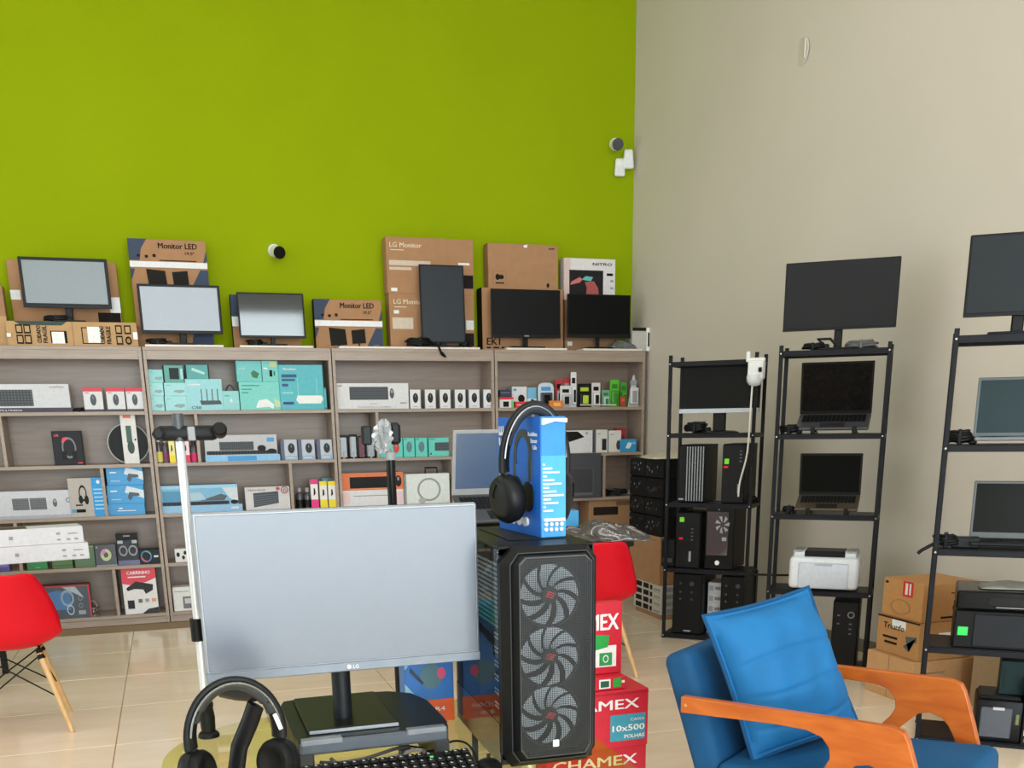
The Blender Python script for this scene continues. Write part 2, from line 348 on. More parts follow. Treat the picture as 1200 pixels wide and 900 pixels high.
# edge tiles cut along the green and the beige wall
for k in range(20):
    y = -5.77+k*TS-.005; i = int((wrx(y)-TS/2+5.26)//TS)+1; x0 = -5.26+i*TS-TS/2
    if wrx(y)-x0 > .03 and y+TS/2 < 8.76: MB().prism([(x0+.002, y-TS/2+.002), (wrx(y-TS/2), y-TS/2+.002), (wrx(y+TS/2), y+TS/2-.002), (x0+.002, y+TS/2-.002)], lambda u, v, t: (u, v, t), -.012, 0).build('tile', tile_me.materials[0], fl)
struct(MB().prism([(wrx(8.4), 8.4), (wrx(-5.9), -5.9), (wrx(-5.9)-.012, -5.9), (wrx(8.4)-.012, 8.4)], lambda u, v, t: (u, v, t), 0, .085).build('baseboard_right', C(120, 112, 100, .4)))
# fittings on the walls
def cctv(label, p, yaw):
    t = thing('security_camera', label, 'camera', p, yaw)
    MB().cyl((0, 0, 0), (0, -.025, 0), .05, .046, 20).build('wall_mount', WHITEP, t, smooth=40)
    MB().cyl((0, -.02, 0), (0, -.06, -.01), .02, n=12).build('arm', WHITEP, t, smooth=40)
    MB().cyl((0, -.045, -.006), (.012, -.16, -.035), .04, .046, 20).build('body', WHITEP, t, smooth=40)
    MB().cyl((.012, -.158, -.0345), (.013, -.168, -.037), .047, .045, 20).build('lens_face', BLACKG, t, smooth=40)
cctv('small white security camera with black face above the grey monitors on the green wall', (.94, 8.75, 2.82), R(4))
cctv('white security camera with black face high on the green wall by the corner', (3.84, 8.75, 3.75), R(-18))
def sensor(label, p, w_, h_, d_, taper):
    t = thing('motion_sensor', label, 'sensor', p, R(-12))
    MB().rbox(-w_*.3, -.02, h_*.3, w_*.3, 0, h_*.75, .004).build('bracket', WHITEP, t)
    b = MB().rbox(-w_/2, -d_, 0, w_/2, -.018, h_, .018, 3)
    b.v = [(x*(1-taper*z/h_), y, z) for x, y, z in b.v]; b.build('body', WHITEP, t, smooth=50)
    MB().rbox(-w_*.3, -d_-.003, h_*.12, w_*.3, -d_+.006, h_*.55, .004).build('lens', WHITE, t)
sensor('rounded white motion sensor under the corner security camera', (3.88, 8.75, 3.5), .095, .14, .06, .22)
sensor('white wedge-shaped motion sensor right in the corner of the two walls', (3.955, 8.75, 3.56), .10, .15, .075, .3)
pp = thing('cover_plate', 'beige painted round cover plate high on the beige wall', 'cover plate', (wrx(6.5), 6.5, 3.8), R(-3.9))
MB().cyl((0, 0, 0), (-.005, 0, 0), .085, .08, 28).build('disc', BEIGE, pp, smooth=40)
MB().rbox(-.011, -.052, -.05, -.004, -.046, .06, .002).build('lip', PLAST, pp)
for i in range(2): MB().cyl((-.004, .03-.06*i, 0), (-.0075, .03-.06*i, 0), .008, n=10).build('screw', BEIGE, pp)

# ================================================================== the bookcase along the green wall
UN = [(-1.475, -.119), (-.112, 1.284), (1.291, 2.624), (2.631, 4.0)]
UL = ['leftmost grey-brown laminate bookcase unit, behind the left red chair', 'grey-brown laminate bookcase unit with the teal boxes on its top shelf',
      'grey-brown laminate bookcase unit with six small mouse boxes on top shelf', 'rightmost grey-brown laminate bookcase unit next to the beige wall']
YB, YF = 8.725, 8.40
for (a, b), lab in zip(UN, UL):
    t = thing('bookcase', lab, 'bookcase', ((a+b)/2, YF, 0), 0, 'bookcase units along the green wall'); hw = (b-a)/2; D = YB-YF
    for s in (-1, 1): MB().rbox(s*hw-(.024 if s > 0 else 0), 0, 0, s*hw+(.024 if s < 0 else 0), D, 2.05, .0015).build('side_panel', SHELF, t)
    MB().box(-hw+.024, D-.012, .03, hw-.024, D, 2.05).build('back_panel', BACKP, t)
    MB().rbox(-hw, 0, 2.05, hw, D, 2.076, .0015).build('top_board', SHELF, t)
    MB().rbox(-hw+.024, 0, 1.985, hw-.024, .02, 2.05, .0015).build('top_fascia', SHELF, t)
    MB().rbox(-hw+.024, .004, 0, hw-.024, .024, .05, .0015).build('plinth', SHELF, t)
    for z in SZ[1:]: MB().rbox(-hw+.024, 0, z-.026, hw-.024, D-.012, z, .0015).build('shelf', SHELF, t)
    for row, off in ((2, .335), (3, hw*2-.375), (4, .335), (5, hw*2-.375)):
        MB().rbox(-hw+off-.012, .001, SZ[row], -hw+off+.012, D-.012, SZ[row-1]-.026, .0015).build('partition', SHELF, t)
# ================================================================== on top of the bookcase
TZ = SZ[0]
def on_top(name, label, cat, x0, x1, yt, d, mat, prints=(), setback=.15, zb=None, **kw):
    return on_shelf(name, label, cat, x0, x1, yt, 0, d, mat, prints, setback=setback, zb=zb, **kw)
o = on_top('carton', 'brown carton cut off by the left picture edge on the bookcase top', 'box', -40, 7, 334, .12, CARD3, [('r', .7, .0, 1, .5, CARD2)], setback=.12)
arrows = lambda u, v: [('r', u, v, u+.05, v+.36, INK), ('r', u+.008, v+.06, u+.042, v+.3, CARD2)]
lowbox = on_top('carton', 'low wide cardboard carton with fragile marks under the leftmost monitor', 'box', 8, 161, 377, .2, CARD2,
    [('p', [(.06, 1.0), (.46, 1.0), (.42, .84), (.11, .84)], C(52, 72, 66, .7)), ('r', .495, .0, .502, 1, CARD3),
     ('r', .325, .12, .45, .62, INK), ('r', .335, .1, .43, .58, WHITEP, 'shipping_label'), ('r', .565, .1, .72, .78, INK), ('r', .573, .14, .712, .74, CARD2), ('r', .61, .14, .715, .8, WHITEP, 'shipping_label'),
     ('t', 'CUIDADO', .255, .12, .24, INK, .7, True), ('t', 'FRAGIL', .3, .12, .24, INK, .7, True), ('t', 'CUIDADO', .74, .1, .26, INK, .72, True), ('t', 'FRAGILE', .79, .1, .26, INK, .72, True),
     *arrows(.07, .5), *arrows(.13, .5), *arrows(.07, .08), *arrows(.13, .08), *arrows(.83, .52), *arrows(.9, .52), *arrows(.83, .08),
     ('o', .9, .08, .95, .42, INK, .6), ('r', 0, .35, .03, .5, TAPE), ('r', .965, .3, 1, .6, TAPE)], setback=.02)
on_top('carton', 'tall brown carton standing behind the leftmost monitor', 'box', 14, 141, 306, .08, CARD,
    [('r', .0, .55, .09, .66, TAPE), ('r', .9, .42, 1, .6, TAPE), ('r', .78, .12, .99, .42, INK), ('r', .66, .12, .76, .3, GREYP)], setback=.235)
def led_prints(v1):
    dk = C(38, 34, 32, .7)
    return [('p', [(0, 1), (.24, 1), (.16, .82), (.13, .6), (0, .6)], NAVY), ('p', [(1, .62), (.93, .5), (1, .82)], NAVY),
            ('p', [(1, .44), (.9, .44), (.8, .18), (.74, .02), (1, .02)], NAVY), ('p', [(0, .44), (.06, .44), (.02, .28), (0, .22)], NAVY),
            ('t', 'Monitor LED', .38, .83, .15, INK, .5), ('t', '19.5"', .72, .72, .08, INK, .12), ('r', .38, .6, .86, .615, INK),
            ('r', .1, .665, .14, .71, dk), ('r', .2, .65, .24, .7, dk), ('r', .3, .665, .34, .72, dk),
            ('r', .0, .47, 1, .58, TAPE, 'packing_tape'),
            ('p', [(.2, .44), (.44, .41), (.46, .1), (.22, .08)], dk, 'printed_monitor'), ('r', .32, .03, .35, .1, dk), ('r', .27, .02, .4, .04, dk),
            ('p', [(.53, .39), (.73, .42), (.74, .14), (.54, .12)], dk, 'printed_monitor'), ('r', .63, .06, .65, .13, dk), ('r', .57, .05, .7, .07, dk), ('t', 'HQ', .86, .06, .07, CARD, .08)]
def led_tall():
    out = []
    for p in led_prints(0):
        if p[0] in 'r': p = (p[0], p[1], .52+p[2]*.48, p[3], .52+p[4]*.48, *p[5:])
        elif p[0] == 'p': p = ('p', [(u, .52+v*.48) for u, v in p[1]], *p[2:])
        elif p[0] == 't': p = ('t', p[1], p[2], .52+p[3]*.48, p[4]*.48, *p[5:])
        out.append(p)
    return out
on_top('carton', 'tall brown and navy Monitor LED carton behind the white-reflecting monitor', 'box', 156, 246, 281, .1, CARD, led_tall()+[('p', [(.8, .4), (1, .5), (1, .0), (.7, .0)], NAVY)], setback=.2, left=[('r', 0, 0, 1, 1, INK)])
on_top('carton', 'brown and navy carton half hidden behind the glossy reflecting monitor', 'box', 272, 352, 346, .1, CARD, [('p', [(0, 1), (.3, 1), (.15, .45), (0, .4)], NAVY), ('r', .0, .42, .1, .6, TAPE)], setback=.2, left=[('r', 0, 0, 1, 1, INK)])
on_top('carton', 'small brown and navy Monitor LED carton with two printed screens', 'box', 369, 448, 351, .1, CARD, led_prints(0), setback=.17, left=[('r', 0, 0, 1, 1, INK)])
lgp = [('t', 'LG Monitor', .04, .82, .12, C(225, 205, 180, .7), .36), ('r', .05, .765, .2, .78, C(225, 205, 180, .7)), ('r', .03, .5, .5, .59, C(205, 185, 165, .3), 'packing_tape'), ('r', .03, .42, .28, .47, C(205, 185, 165, .3), 'packing_tape'), ('r', .04, .04, .11, .1, WHITEP), ('r', .87, .12, .99, .36, INK), ('r', .82, .54, .95, .58, WHITEP)]
lg1 = on_top('carton', 'lower of two stacked plain brown monitor cartons, behind the upright monitor', 'box', 457, 556, 345, .14, CARD, [('t', 'LG Monitor', .05, .82, .12, C(225, 205, 180, .7), .36), ('r', .06, .76, .2, .775, C(225, 205, 180, .7)), ('r', .05, .65, .11, .71, WHITEP), ('r', .03, .38, .27, .58, C(205, 185, 165, .3), 'packing_tape'), ('r', .87, .08, .99, .32, INK), ('r', .9, .38, .99, .55, TAPE)], setback=.17)
on_top('carton', 'upper of two stacked plain brown monitor cartons against the green wall', 'box', 453, 555, 279, .14, CARD, lgp, setback=.17, zb=top_z(lg1))
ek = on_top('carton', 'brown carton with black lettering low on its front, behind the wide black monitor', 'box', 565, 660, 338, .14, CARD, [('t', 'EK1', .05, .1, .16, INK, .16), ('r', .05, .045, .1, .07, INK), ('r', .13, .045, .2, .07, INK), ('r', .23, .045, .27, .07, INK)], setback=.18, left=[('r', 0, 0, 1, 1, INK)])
on_top('carton', 'plain brown carton with square emblem stacked behind the wide black monitor', 'box', 572, 654, 286, .12, CARD, [('r', .06, .06, .26, .38, CARD3), ('r', .075, .075, .245, .365, CARD), ('e', .1, .18, .16, .32, INK), ('e', .14, .2, .22, .3, INK), ('r', .1, .1, .22, .13, INK), ('t', 'acer', .86, .9, .07, INK, .09), ('e', .83, .04, .87, .14, INK), ('p', [(.5, .97), (.56, .99), (.55, .92), (.51, .92)], WHITEP)], setback=.2, zb=top_z(ek))
wb = on_top('carton', 'plain brown carton behind the rightmost monitor on the bookcase', 'box', 662, 722, 352, .12, CARD3, [('r', .05, .12, .14, .2, WHITEP)], setback=.2)
wp = C(214, 190, 186, .5)
on_top('carton', 'white printed box with dark picture on top of a brown carton', 'box', 661, 721, 303, .1, C(224, 218, 220, .5),
    [('r', .0, .0, .12, 1, wp), ('r', .1, .0, .76, .72, C(40, 34, 40, .6), 'printed_picture'), ('p', [(.12, .36), (.3, .42), (.36, .5), (.3, .55), (.14, .44)], C(200, 110, 105, .6)),
     ('p', [(.34, .5), (.42, .58), (.56, .56), (.52, .46), (.4, .48)], C(95, 185, 180, .6)), ('p', [(.4, .44), (.58, .46), (.66, .3), (.68, .08), (.42, .08), (.44, .3)], C(170, 80, 75, .6)),
     ('t', 'NITRO', .55, .84, .09, INK, .38), ('r', .83, .6, .95, .66, INK), ('r', .9, .45, .96, .5, GREYP), ('r', .9, .28, .96, .33, GREYP), ('r', .9, .1, .96, .15, GREYP)], setback=.2, zb=top_z(wb))
for i, (a, b, y, lab) in enumerate(((741, 763, 384, 'grey-fronted white box at the right end of the bookcase top'), (765, 773, 385, 'narrow white box overhanging the right end of the bookcase'))):
    on_top('small_box', lab, 'box', a, b, y, .16, WHITE if i else C(186, 182, 174, .6), [('r', .3, .15, .7, .85, INK)] if i else [('r', .0, .86, .72, 1, INK), ('r', .76, 0, 1, 1, WHITEP), ('r', .82, .2, .93, .8, INK)], setback=.02+.015*i)
# white boards under the monitors, then the monitors
def board(label, x0, x1):
    a, b, h = span(x0, x1, 404, TZ, 8.41)
    o = MB().rbox(-(b-a)/2, 0, 0, (b-a)/2, .16, .016, .002).build('display_board', C(232, 222, 214, .5), None, ((a+b)/2, 8.395, TZ)); tag(o, label, 'board', 'white boards under the monitors'); return TZ+.016
def mon_top(label, x0, x1, yt, yb, zf, Y, **kw):
    P = onY((x0+x1)/2, yt, Y); Q = onY((x0+x1)/2, yb, Y); ym = (yt+yb)/2
    a, b = onY(x0, ym, Y).x, onY(x1, ym, Y).x
    return monitor(label, ((a+b)/2, Y+.016, zf), b-a, P.z-Q.z, Q.z-zf, **kw)
SG = scr(120, 130, 138, .4, .9)  # dark screen with window reflection put into its grey base colour
mon_top('grey-reflecting monitor with dark bezel leaning above the fragile carton', 24, 128, 302, 361, top_z(lowbox), 8.48, scrm=SG, bez=C(46, 50, 54, .5), side=.022, chin=.03, base=(.22, .12), neck=.05, tilt=R(0))
z1 = board('white board under the white-reflecting monitor', 170, 262)
mon_top('white-reflecting monitor with dark bezel before the tall Monitor LED carton', 163, 259, 333.5, 391, z1, 8.44, scrm=scr(150, 158, 172, .38, 1.), bez=C(46, 48, 52, .5), side=.018, chin=.022, base=(.19, .12), neck=.05, tilt=R(0))  # pale screen colour stands in for the bright window's reflection
z1 = board('white board under the glossy reflecting monitor', 281, 367)
mon_top('glossy black monitor mirroring a bright window next to the security camera', 279, 357, 343, 396, z1, 8.44, scrm=scr(22, 28, 36, .05, 1.), bez=C(30, 32, 36, .4), side=.012, chin=.016, base=(.2, .12), neck=.03, tilt=R(-1.2))
z1 = board('white board under the upright monitor', 397, 562)
mon_top('dark blue-grey monitor turned upright in portrait before two stacked brown cartons', 493, 545, 310, 402, z1, 8.44, scrm=scr(36, 42, 50, .35, .3), bez=C(30, 32, 36, .4), side=.012, chin=.012, base=(.24, .12), neck=.05, tilt=R(-2), logo=None)
z1 = board('pale board under the wide black monitor', 593, 664)
mon_top('wide black monitor with wide foot before two brown cartons', 576, 657, 339, 396, z1, 8.46, scrm=scr(20, 21, 23, .3, .15), bez=BLACK, side=.008, chin=.03, base=(.3, .12), neck=.04, tilt=R(-1), logo=GREYP)
z1 = board('pale board under the rightmost black monitor', 683, 752)
mon_top('black monitor at the right end of the bookcase top', 665, 739, 345, 396, z1, 8.44, scrm=scr(13, 14, 14, .3, .12), bez=BLACK, side=.008, chin=.03, base=(.24, .12), neck=.03, tilt=R(0))
coil('power_cable', 'black power cable and adapter hanging over the fascia below the upright monitor', (onY(492, 404, 8.43).x, 8.44, TZ+.016), .1, .03, .009, BLACK, 4, seed=2, tail=[(.1, -.02, .03), (.14, -.06, .01), (.17, -.06, -.06), (.2, -.06, -.08), (.17, -.06, -.04)])
for lab, x, s in (('black cable heap on the fragile carton by the monitor neck', 70, .08), ('black cable heap left of the white-reflecting monitor stand', 185, .07), ('black cable heap left of the glossy monitor stand', 300, .06), ('black adapter and cable right of the portrait monitor stand', 545, .04)):
    zt = top_z(lowbox) if x == 70 else TZ+.016
    coil('power_cable', lab, (onY(x, 404, 8.45).x, 8.46, zt), s, .025, .007, BLACK, 3, seed=x)
def crumple(name, label, cat, loc, lx, ly, h, mat, rz=0., seed=1, n=18, group=None, rough=.5, fq=1.):
    rnd = random.Random(seed); ph = [(fq*rnd.uniform(5, 16), fq*rnd.uniform(5, 16), rnd.uniform(0, 6), rnd.uniform(.1, .4)) for _ in range(7)]
    def f(u, v):
        x, y = u*2-1, v*2-1; r = max(abs(x), abs(y)); e = max(0, 1-abs(x)**3)*max(0, 1-abs(y)**3)
        z = e**.6*(.55+rough*sum(a*math.sin(p*u+q*v+s) for p, q, s, a in ph)/1.6); w_ = 1+.06*math.sin(9*u+4*v)
        return (x*lx/2*w_, y*ly/2*w_, max(.002, z*h))
    o = MB().grid(f, n, n).build(name, mat, None, loc, (0, 0, rz), smooth=35)
    md = o.modifiers.new('thickness', 'SOLIDIFY'); md.thickness = .002; md.offset = 1
    return tag(o, label, cat, group)
PLB = C(96, 96, 100, .12, spec=.9, var=.35, scale=25)
crumple('plastic_bag', 'crumpled grey plastic bag beside the rightmost bookcase-top monitor', 'bag', (onY(728, 402, 8.47).x, 8.47, TZ+.016), .24, .14, .11, PLB, seed=5)
# ================================================================== goods on the shelves
KD = C(52, 56, 62, .6); KK = C(86, 90, 96, .6); MG = C(70, 72, 78, .5); LB = C(60, 150, 214, .45); LB2 = C(150, 190, 222, .45); PK = C(232, 40, 130, .5); YE = C(242, 216, 30, .5)
def mouse_print(u0, v0, u1, v1, m=None): return [('e', u0, v0, u1, v1, m or MG, 'printed_mouse'), ('r', (u0+u1)/2-.015, v0+.55*(v1-v0), (u0+u1)/2+.015, v0+.85*(v1-v0), GREYP)]
# --- top row, first unit
on_shelf('keyboard_box', 'white keyboard box with dark printed keyboard at the left end, top shelf', 'box', -48, 82, 450, 1, .16, C(206, 206, 212, .5),
    [('k', .02, .22, .66, .8, KD, KK, 22, 6), ('r', 0, 0, 1, .16, C(58, 50, 68, .5)), ('t', 'multilaser', .82, .87, .08, C(150, 60, 70, .6), .14), ('t', 'MULTIMEDIA', .35, .04, .09, WHITE, .2)])
ords = ['left', 'middle', 'right']
for i, (a, b) in enumerate(((98, 120.5), (125, 146.5), (148, 168))):
    on_shelf('mouse_box', ords[i]+' of three white mouse boxes with red tops, top shelf', 'box', a, b, 454, 1, .1, C(216, 216, 220, .5),
        [('r', 0, .83, 1, 1, C(206, 62, 76, .5)), *mouse_print(.34, .25, .66, .72), ('r', .0, 0, 1, .1, C(60, 60, 64, .5)), ('r', .1, .76, .3, .79, RED)], group='red-topped mouse boxes')
coil('cable', 'small black cable lying left of the red-topped mouse boxes', (onY(92, 478, 8.45).x, 8.46, SZ[1]), .04, .025, .006, BLACK, 2, seed=4)
# --- top row, second unit: teal network boxes
def antennas(u0, u1, v0, v1, k, m, body=None):
    out = [('p', [(u0-.06, v0-.02), (u1+.06, v0-.02), (u1+.1, v0-.14), (u0-.02, v0-.16)], body or m, 'printed_router')]
    for i in range(k): u = u0+(u1-u0)*i/(k-1); out.append(('r', u-.012, v0-.02, u+.012, v1, m))
    return out
hubp = lambda: [('p', [(.38, .3), (.52, .45), (.9, .45), (.9, .3), (.72, .2)], C(140, 165, 170, .5), 'printed_switch'), ('r', .08, .8, .3, .84, TEAL4)]
stk = {}
for col, (a, b) in enumerate(((173.5, 191.5), (192.5, 218))):
    z = SZ[1]
    for lv, yt in enumerate((464, 448.5, 433)):
        if col and lv == 2: break
        lab = '%s teal network switch box in the %s stack, top shelf left' % (('bottom', 'second', 'top')[lv], ('left', 'right')[col])
        q = on_shelf('network_box', lab, 'box', a+(1 if lv == 0 else 0), b+(1 if lv == 0 else 0), yt, 1, .16, (TEAL2, TEAL2, TEAL3)[lv], hubp(), zb=z, group='teal network boxes'); z = top_z(q)
    stk[col] = z
on_shelf('network_box', 'dark green box with black device on the switch boxes', 'box', 190.5, 215, 428, 1, .1, C(86, 160, 150, .45), [('r', .32, .2, .78, .85, C(24, 30, 32, .4), 'printed_device'), ('r', 0, 0, .08, 1, BLACK), ('r', .85, .2, .97, .8, TEAL2)], zb=stk[1]+.0)
rb = on_shelf('router_box', 'pale teal router box with four-antenna black router', 'box', 218, 261, 444, 1, .18, C(150, 208, 216, .45), antennas(.42, .86, .34, .68, 4, C(62, 70, 78, .5))+[('t', 'C50', .12, .06, .12, C(40, 70, 90, .5), .26), ('r', .08, .8, .4, .84, WHITE)])
on_shelf('network_box', 'teal adapter box lying on the pale router box', 'box', 217, 245, 427.5, 1, .12, C(74, 158, 158, .45), [('p', [(.3, .8), (.82, .45), (.78, .3), (.26, .6)], C(170, 210, 206, .4)), ('r', 0, 0, .05, 1, BLACK), ('r', .95, 0, 1, 1, BLACK)], zb=top_z(rb))
sm = on_shelf('network_box', 'small teal box with dark loop on top between router boxes', 'box', 261.5, 280.5, 458, 1, .1, TEAL3, [('e', .42, .4, .58, .6, WHITE), ('r', .1, .72, .4, .78, TEAL)])
MB().tube([(-.035+.07*i/8, .04, .14+.05*math.sin(math.pi*i/8)) for i in range(9)], .006, 6).build('carry_loop', C(40, 60, 80, .5), sm, smooth=60)
wb2 = on_shelf('router_box', 'wide mint router box with white wall repeater', 'box', 281, 328, 447.5, 1, .18, C(118, 204, 196, .45), [('p', [(.38, .08), (.46, .34), (.66, .4), (.84, .2), (.82, .05), (.7, .12)], WHITEP, 'printed_router'), ('r', .06, .85, .5, .89, C(60, 140, 145, .5)), ('r', .06, .72, .3, .76, C(60, 140, 145, .5)), ('r', .06, .6, .22, .64, C(60, 140, 145, .5)), ('p', [(.84, .42), (1, .3), (1, .1), (.88, .1)], C(190, 215, 170, .5))])
on_shelf('network_box', 'teal card box with green circuit board picture, highest on the shelf', 'box', 277, 306.5, 422.5, 1, .13, C(104, 190, 190, .45), [('p', [(.56, .42), (.68, .55), (.9, .4), (.8, .16), (.62, .22)], C(42, 110, 70, .5), 'printed_circuit_board'), ('t', 'tp-link', .1, .6, .1, WHITE, .25)], zb=top_z(wb2))
on_shelf('network_box', 'narrow teal adapter box beside the circuit board box', 'box', 307, 326, 422.5, 1, .12, C(112, 196, 190, .45), [('r', .5, .7, .9, .95, C(190, 200, 150, .5)), ('r', .45, .25, .62, .55, INK), ('r', .7, .3, .8, .5, C(40, 110, 70, .5)), ('r', .1, .6, .35, .66, WHITE)], zb=top_z(wb2))
on_shelf('router_box', 'largest teal router box with two-antenna white router', 'box', 327.5, 379, 427.5, 1, .2, C(76, 178, 190, .45), [('p', [(.36, .22), (.4, .32), (.94, .32), (.98, .24), (.92, .14), (.42, .14)], WHITEP, 'printed_router'), ('r', .41, .32, .425, .72, C(130, 205, 210, .4)), ('r', .84, .32, .855, .72, C(130, 205, 210, .4)), ('r', .06, .72, .4, .79, C(30, 80, 120, .5)), ('r', .06, .64, .36, .69, C(30, 80, 120, .5)), ('r', .06, .52, .2, .58, C(40, 70, 130, .5)), ('r', .06, .36, .3, .4, C(130, 205, 210, .4)), ('r', .06, .12, .3, .18, C(30, 60, 120, .5)), ('t', 'Archer', .1, .88, .08, WHITE, .3)])
on_shelf('network_box', 'thin dark teal box at the right end of the router boxes', 'box', 379.5, 383, 454, 1, .14, C(46, 120, 124, .45), [('r', .2, .1, .8, .9, TEAL)])
# --- top row, third unit
on_shelf('keyboard_box', 'long white keyboard and mouse set box, top shelf of third unit', 'box', 392, 479, 449, 1, .14, C(218, 216, 220, .5), [('k', .2, .36, .72, .86, KD, KK, 20, 6), *mouse_print(.74, .4, .8, .8), ('t', 'WIRELESS COMBO', .3, .06, .07, GREYP, .45), ('t', 'logi', .03, .88, .08, INK, .07), ('r', .46, .2, .56, .22, GREYP), ('t', 'MK235', .88, .2, .08, INK, .08)])
o6 = ['first', 'second', 'third', 'fourth', 'fifth', 'sixth']
for i, a in enumerate((480.5, 498, 515.5, 533, 549.5, 566.5)):
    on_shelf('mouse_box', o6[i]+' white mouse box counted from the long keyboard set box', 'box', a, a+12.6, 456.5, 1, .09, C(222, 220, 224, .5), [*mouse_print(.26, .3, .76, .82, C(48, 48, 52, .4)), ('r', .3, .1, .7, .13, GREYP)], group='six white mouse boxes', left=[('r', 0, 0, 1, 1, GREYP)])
# --- top row, fourth unit: mixed blister packs
def blister(label, x0, x1, yt, mats, row=1, zb=None, setback=.06, pt='square', group='hanging blister packs', d=.03, extra=()):
    """card-backed blister pack: card with hang hole, clear bubble, product"""
    Y = 8.40+setback; z = SZ[row] if zb is None else zb; a, b, h = span(x0, x1, yt, z, Y); w_ = b-a
    t = thing('blister_pack', label, 'package', ((a+b)/2, Y, z), 0, group); card, bub, prod = mats
    out = [(-.5, 0), (.5, 0), (.5, .8), (.42, .95), (.2, 1), (-.2, 1), (-.42, .95), (-.5, .8)] if pt == 'round' else ([(-.5, 0), (.5, 0), (.12, .9), (.06, 1), (-.06, 1), (-.12, .9)] if pt == 'tri' else [(-.5, 0), (.5, 0), (.5, .97), (.46, 1), (-.46, 1), (-.5, .97)])
    MB().prism([(u*w_, v*h) for u, v in out], lambda u, v, q: (u, q, v), .012, .016).build('backing_card', card, t)
    MB().rbox(-w_*.36, -d+.012, h*.08, w_*.36, .012, h*.6, .006).build('bubble', bub, t)
    MB().rbox(-w_*.2, -d+.006, h*.14, w_*.2, -d+.016, h*.5, .004).build('product', prod, t)
    MB().rbox(-w_*.3, .0105, h*.68, w_*.3, .0125, h*.84, .0005).build('title_strip', extra or prod, t)
    return t
q = on_shelf('small_box', 'white box with red stripe, leftmost below the navy pack', 'box', 585.5, 602, 465.5, 1, .1, C(220, 216, 214, .5), [('r', 0, .78, 1, 1, RED), ('r', .25, .1, .65, .6, INK), ('r', .82, .0, 1, .7, C(110, 190, 110, .5))])
on_shelf('small_box', 'navy pack on the white and red box at the shelf left end', 'box', 585.5, 599, 457, 1, .08, C(34, 40, 70, .5), [('r', .1, .6, .9, .66, GREYP)], zb=top_z(q))
q = on_shelf('small_box', 'flat red box at the front of the accessory shelf', 'box', 604, 626, 470.5, 1, .08, C(214, 40, 44, .5), [('r', .75, .2, .95, .8, WHITE), ('r', .1, .4, .5, .5, WHITE)])
on_shelf('small_box', 'white webcam box standing behind the flat red box', 'box', 600, 617.5, 453, 1, .08, C(222, 222, 222, .5), [('e', .4, .25, .85, .62, INK), ('r', .1, .8, .3, .9, LB)], setback=.13)
on_shelf('small_box', 'white and light blue box right of the webcam box', 'box', 618, 629, 454, 1, .08, C(120, 185, 220, .5), [('r', 0, 0, 1, .45, WHITE), ('p', [(.1, .2), (.5, .45), (.9, .3), (.7, .1)], INK)], setback=.13)
blister('rounded earphone blister pack with blue top on accessory shelf', 631, 649.5, 448.5, (C(205, 212, 220, .4), C(60, 64, 70, .2), BLACKG), pt='round', extra=LB)
on_shelf('small_box', 'flat orange packet in front of the blister packs', 'box', 644, 660, 469.5, 1, .06, C(222, 120, 40, .5), [('r', .3, .2, .8, .7, C(240, 180, 90, .5))], setback=.01)
blister('red-topped cable blister pack, left one of two', 651.5, 659.5, 444.5, (C(190, 40, 50, .5), C(190, 190, 192, .2), BLACK), setback=.12)
blister('red-topped cable blister pack, right one of two', 660.5, 669, 443.5, (C(190, 40, 50, .5), C(205, 205, 208, .2), GREYP), setback=.12)
blister('white patterned cable pack leaning before the red-topped packs', 657, 670, 452, (C(216, 216, 218, .4), C(190, 190, 192, .25), INK), setback=.05)
blister('tall narrow white pack with black dots, tallest on its shelf', 669.5, 676, 436, (C(224, 224, 226, .4), C(225, 225, 228, .3), BLACK), setback=.06, extra=BLACK)
blister('black and lime charger pack on the accessory shelf', 677.5, 693.5, 449.5, (C(30, 30, 32, .4), C(46, 48, 46, .2), C(186, 210, 50, .4)), extra=C(186, 210, 50, .4))
blister('white earphone pack right of the black and lime pack', 694, 704, 448.5, (C(222, 214, 216, .4), C(228, 226, 228, .25), BLACK))
blister('small clear and green memory pack low on the accessory shelf', 706, 715, 457, (C(120, 170, 140, .4), C(190, 205, 196, .2), C(46, 120, 80, .4)))
blister('bright green cable pack, larger of two', 715.5, 726, 445, (C(86, 186, 40, .4), C(70, 160, 40, .25), C(50, 130, 30, .4)))
blister('bright green cable pack, smaller one behind red trinket', 727.5, 735, 448, (C(70, 160, 40, .4), C(80, 176, 50, .25), C(44, 120, 30, .4)), setback=.1)
on_shelf('small_box', 'tiny red and brown packet between green and silver packs', 'box', 727, 733, 464.5, 1, .03, C(168, 64, 44, .5), [('r', .2, .5, .8, .8, C(214, 90, 70, .5))], setback=.03)
blister('silver triangular bagged part near the shelf end', 736.5, 749.5, 439.5, (C(204, 204, 206, .3), C(220, 220, 222, .25), GREYP), pt='tri')
blister('grey plastic bag pack at the right end of the shelf', 748.5, 754, 442, (C(150, 150, 148, .3), C(172, 172, 170, .2), C(120, 120, 118, .4)), setback=.1)
cable('cable', 'thin white cable lying along the front of the accessory shelf', [onY(x, 474.5, 8.415)+Vector((0, 0, .0)) for x in (680, 690, 700, 712, 722)], .006, C(210, 214, 200, .4))
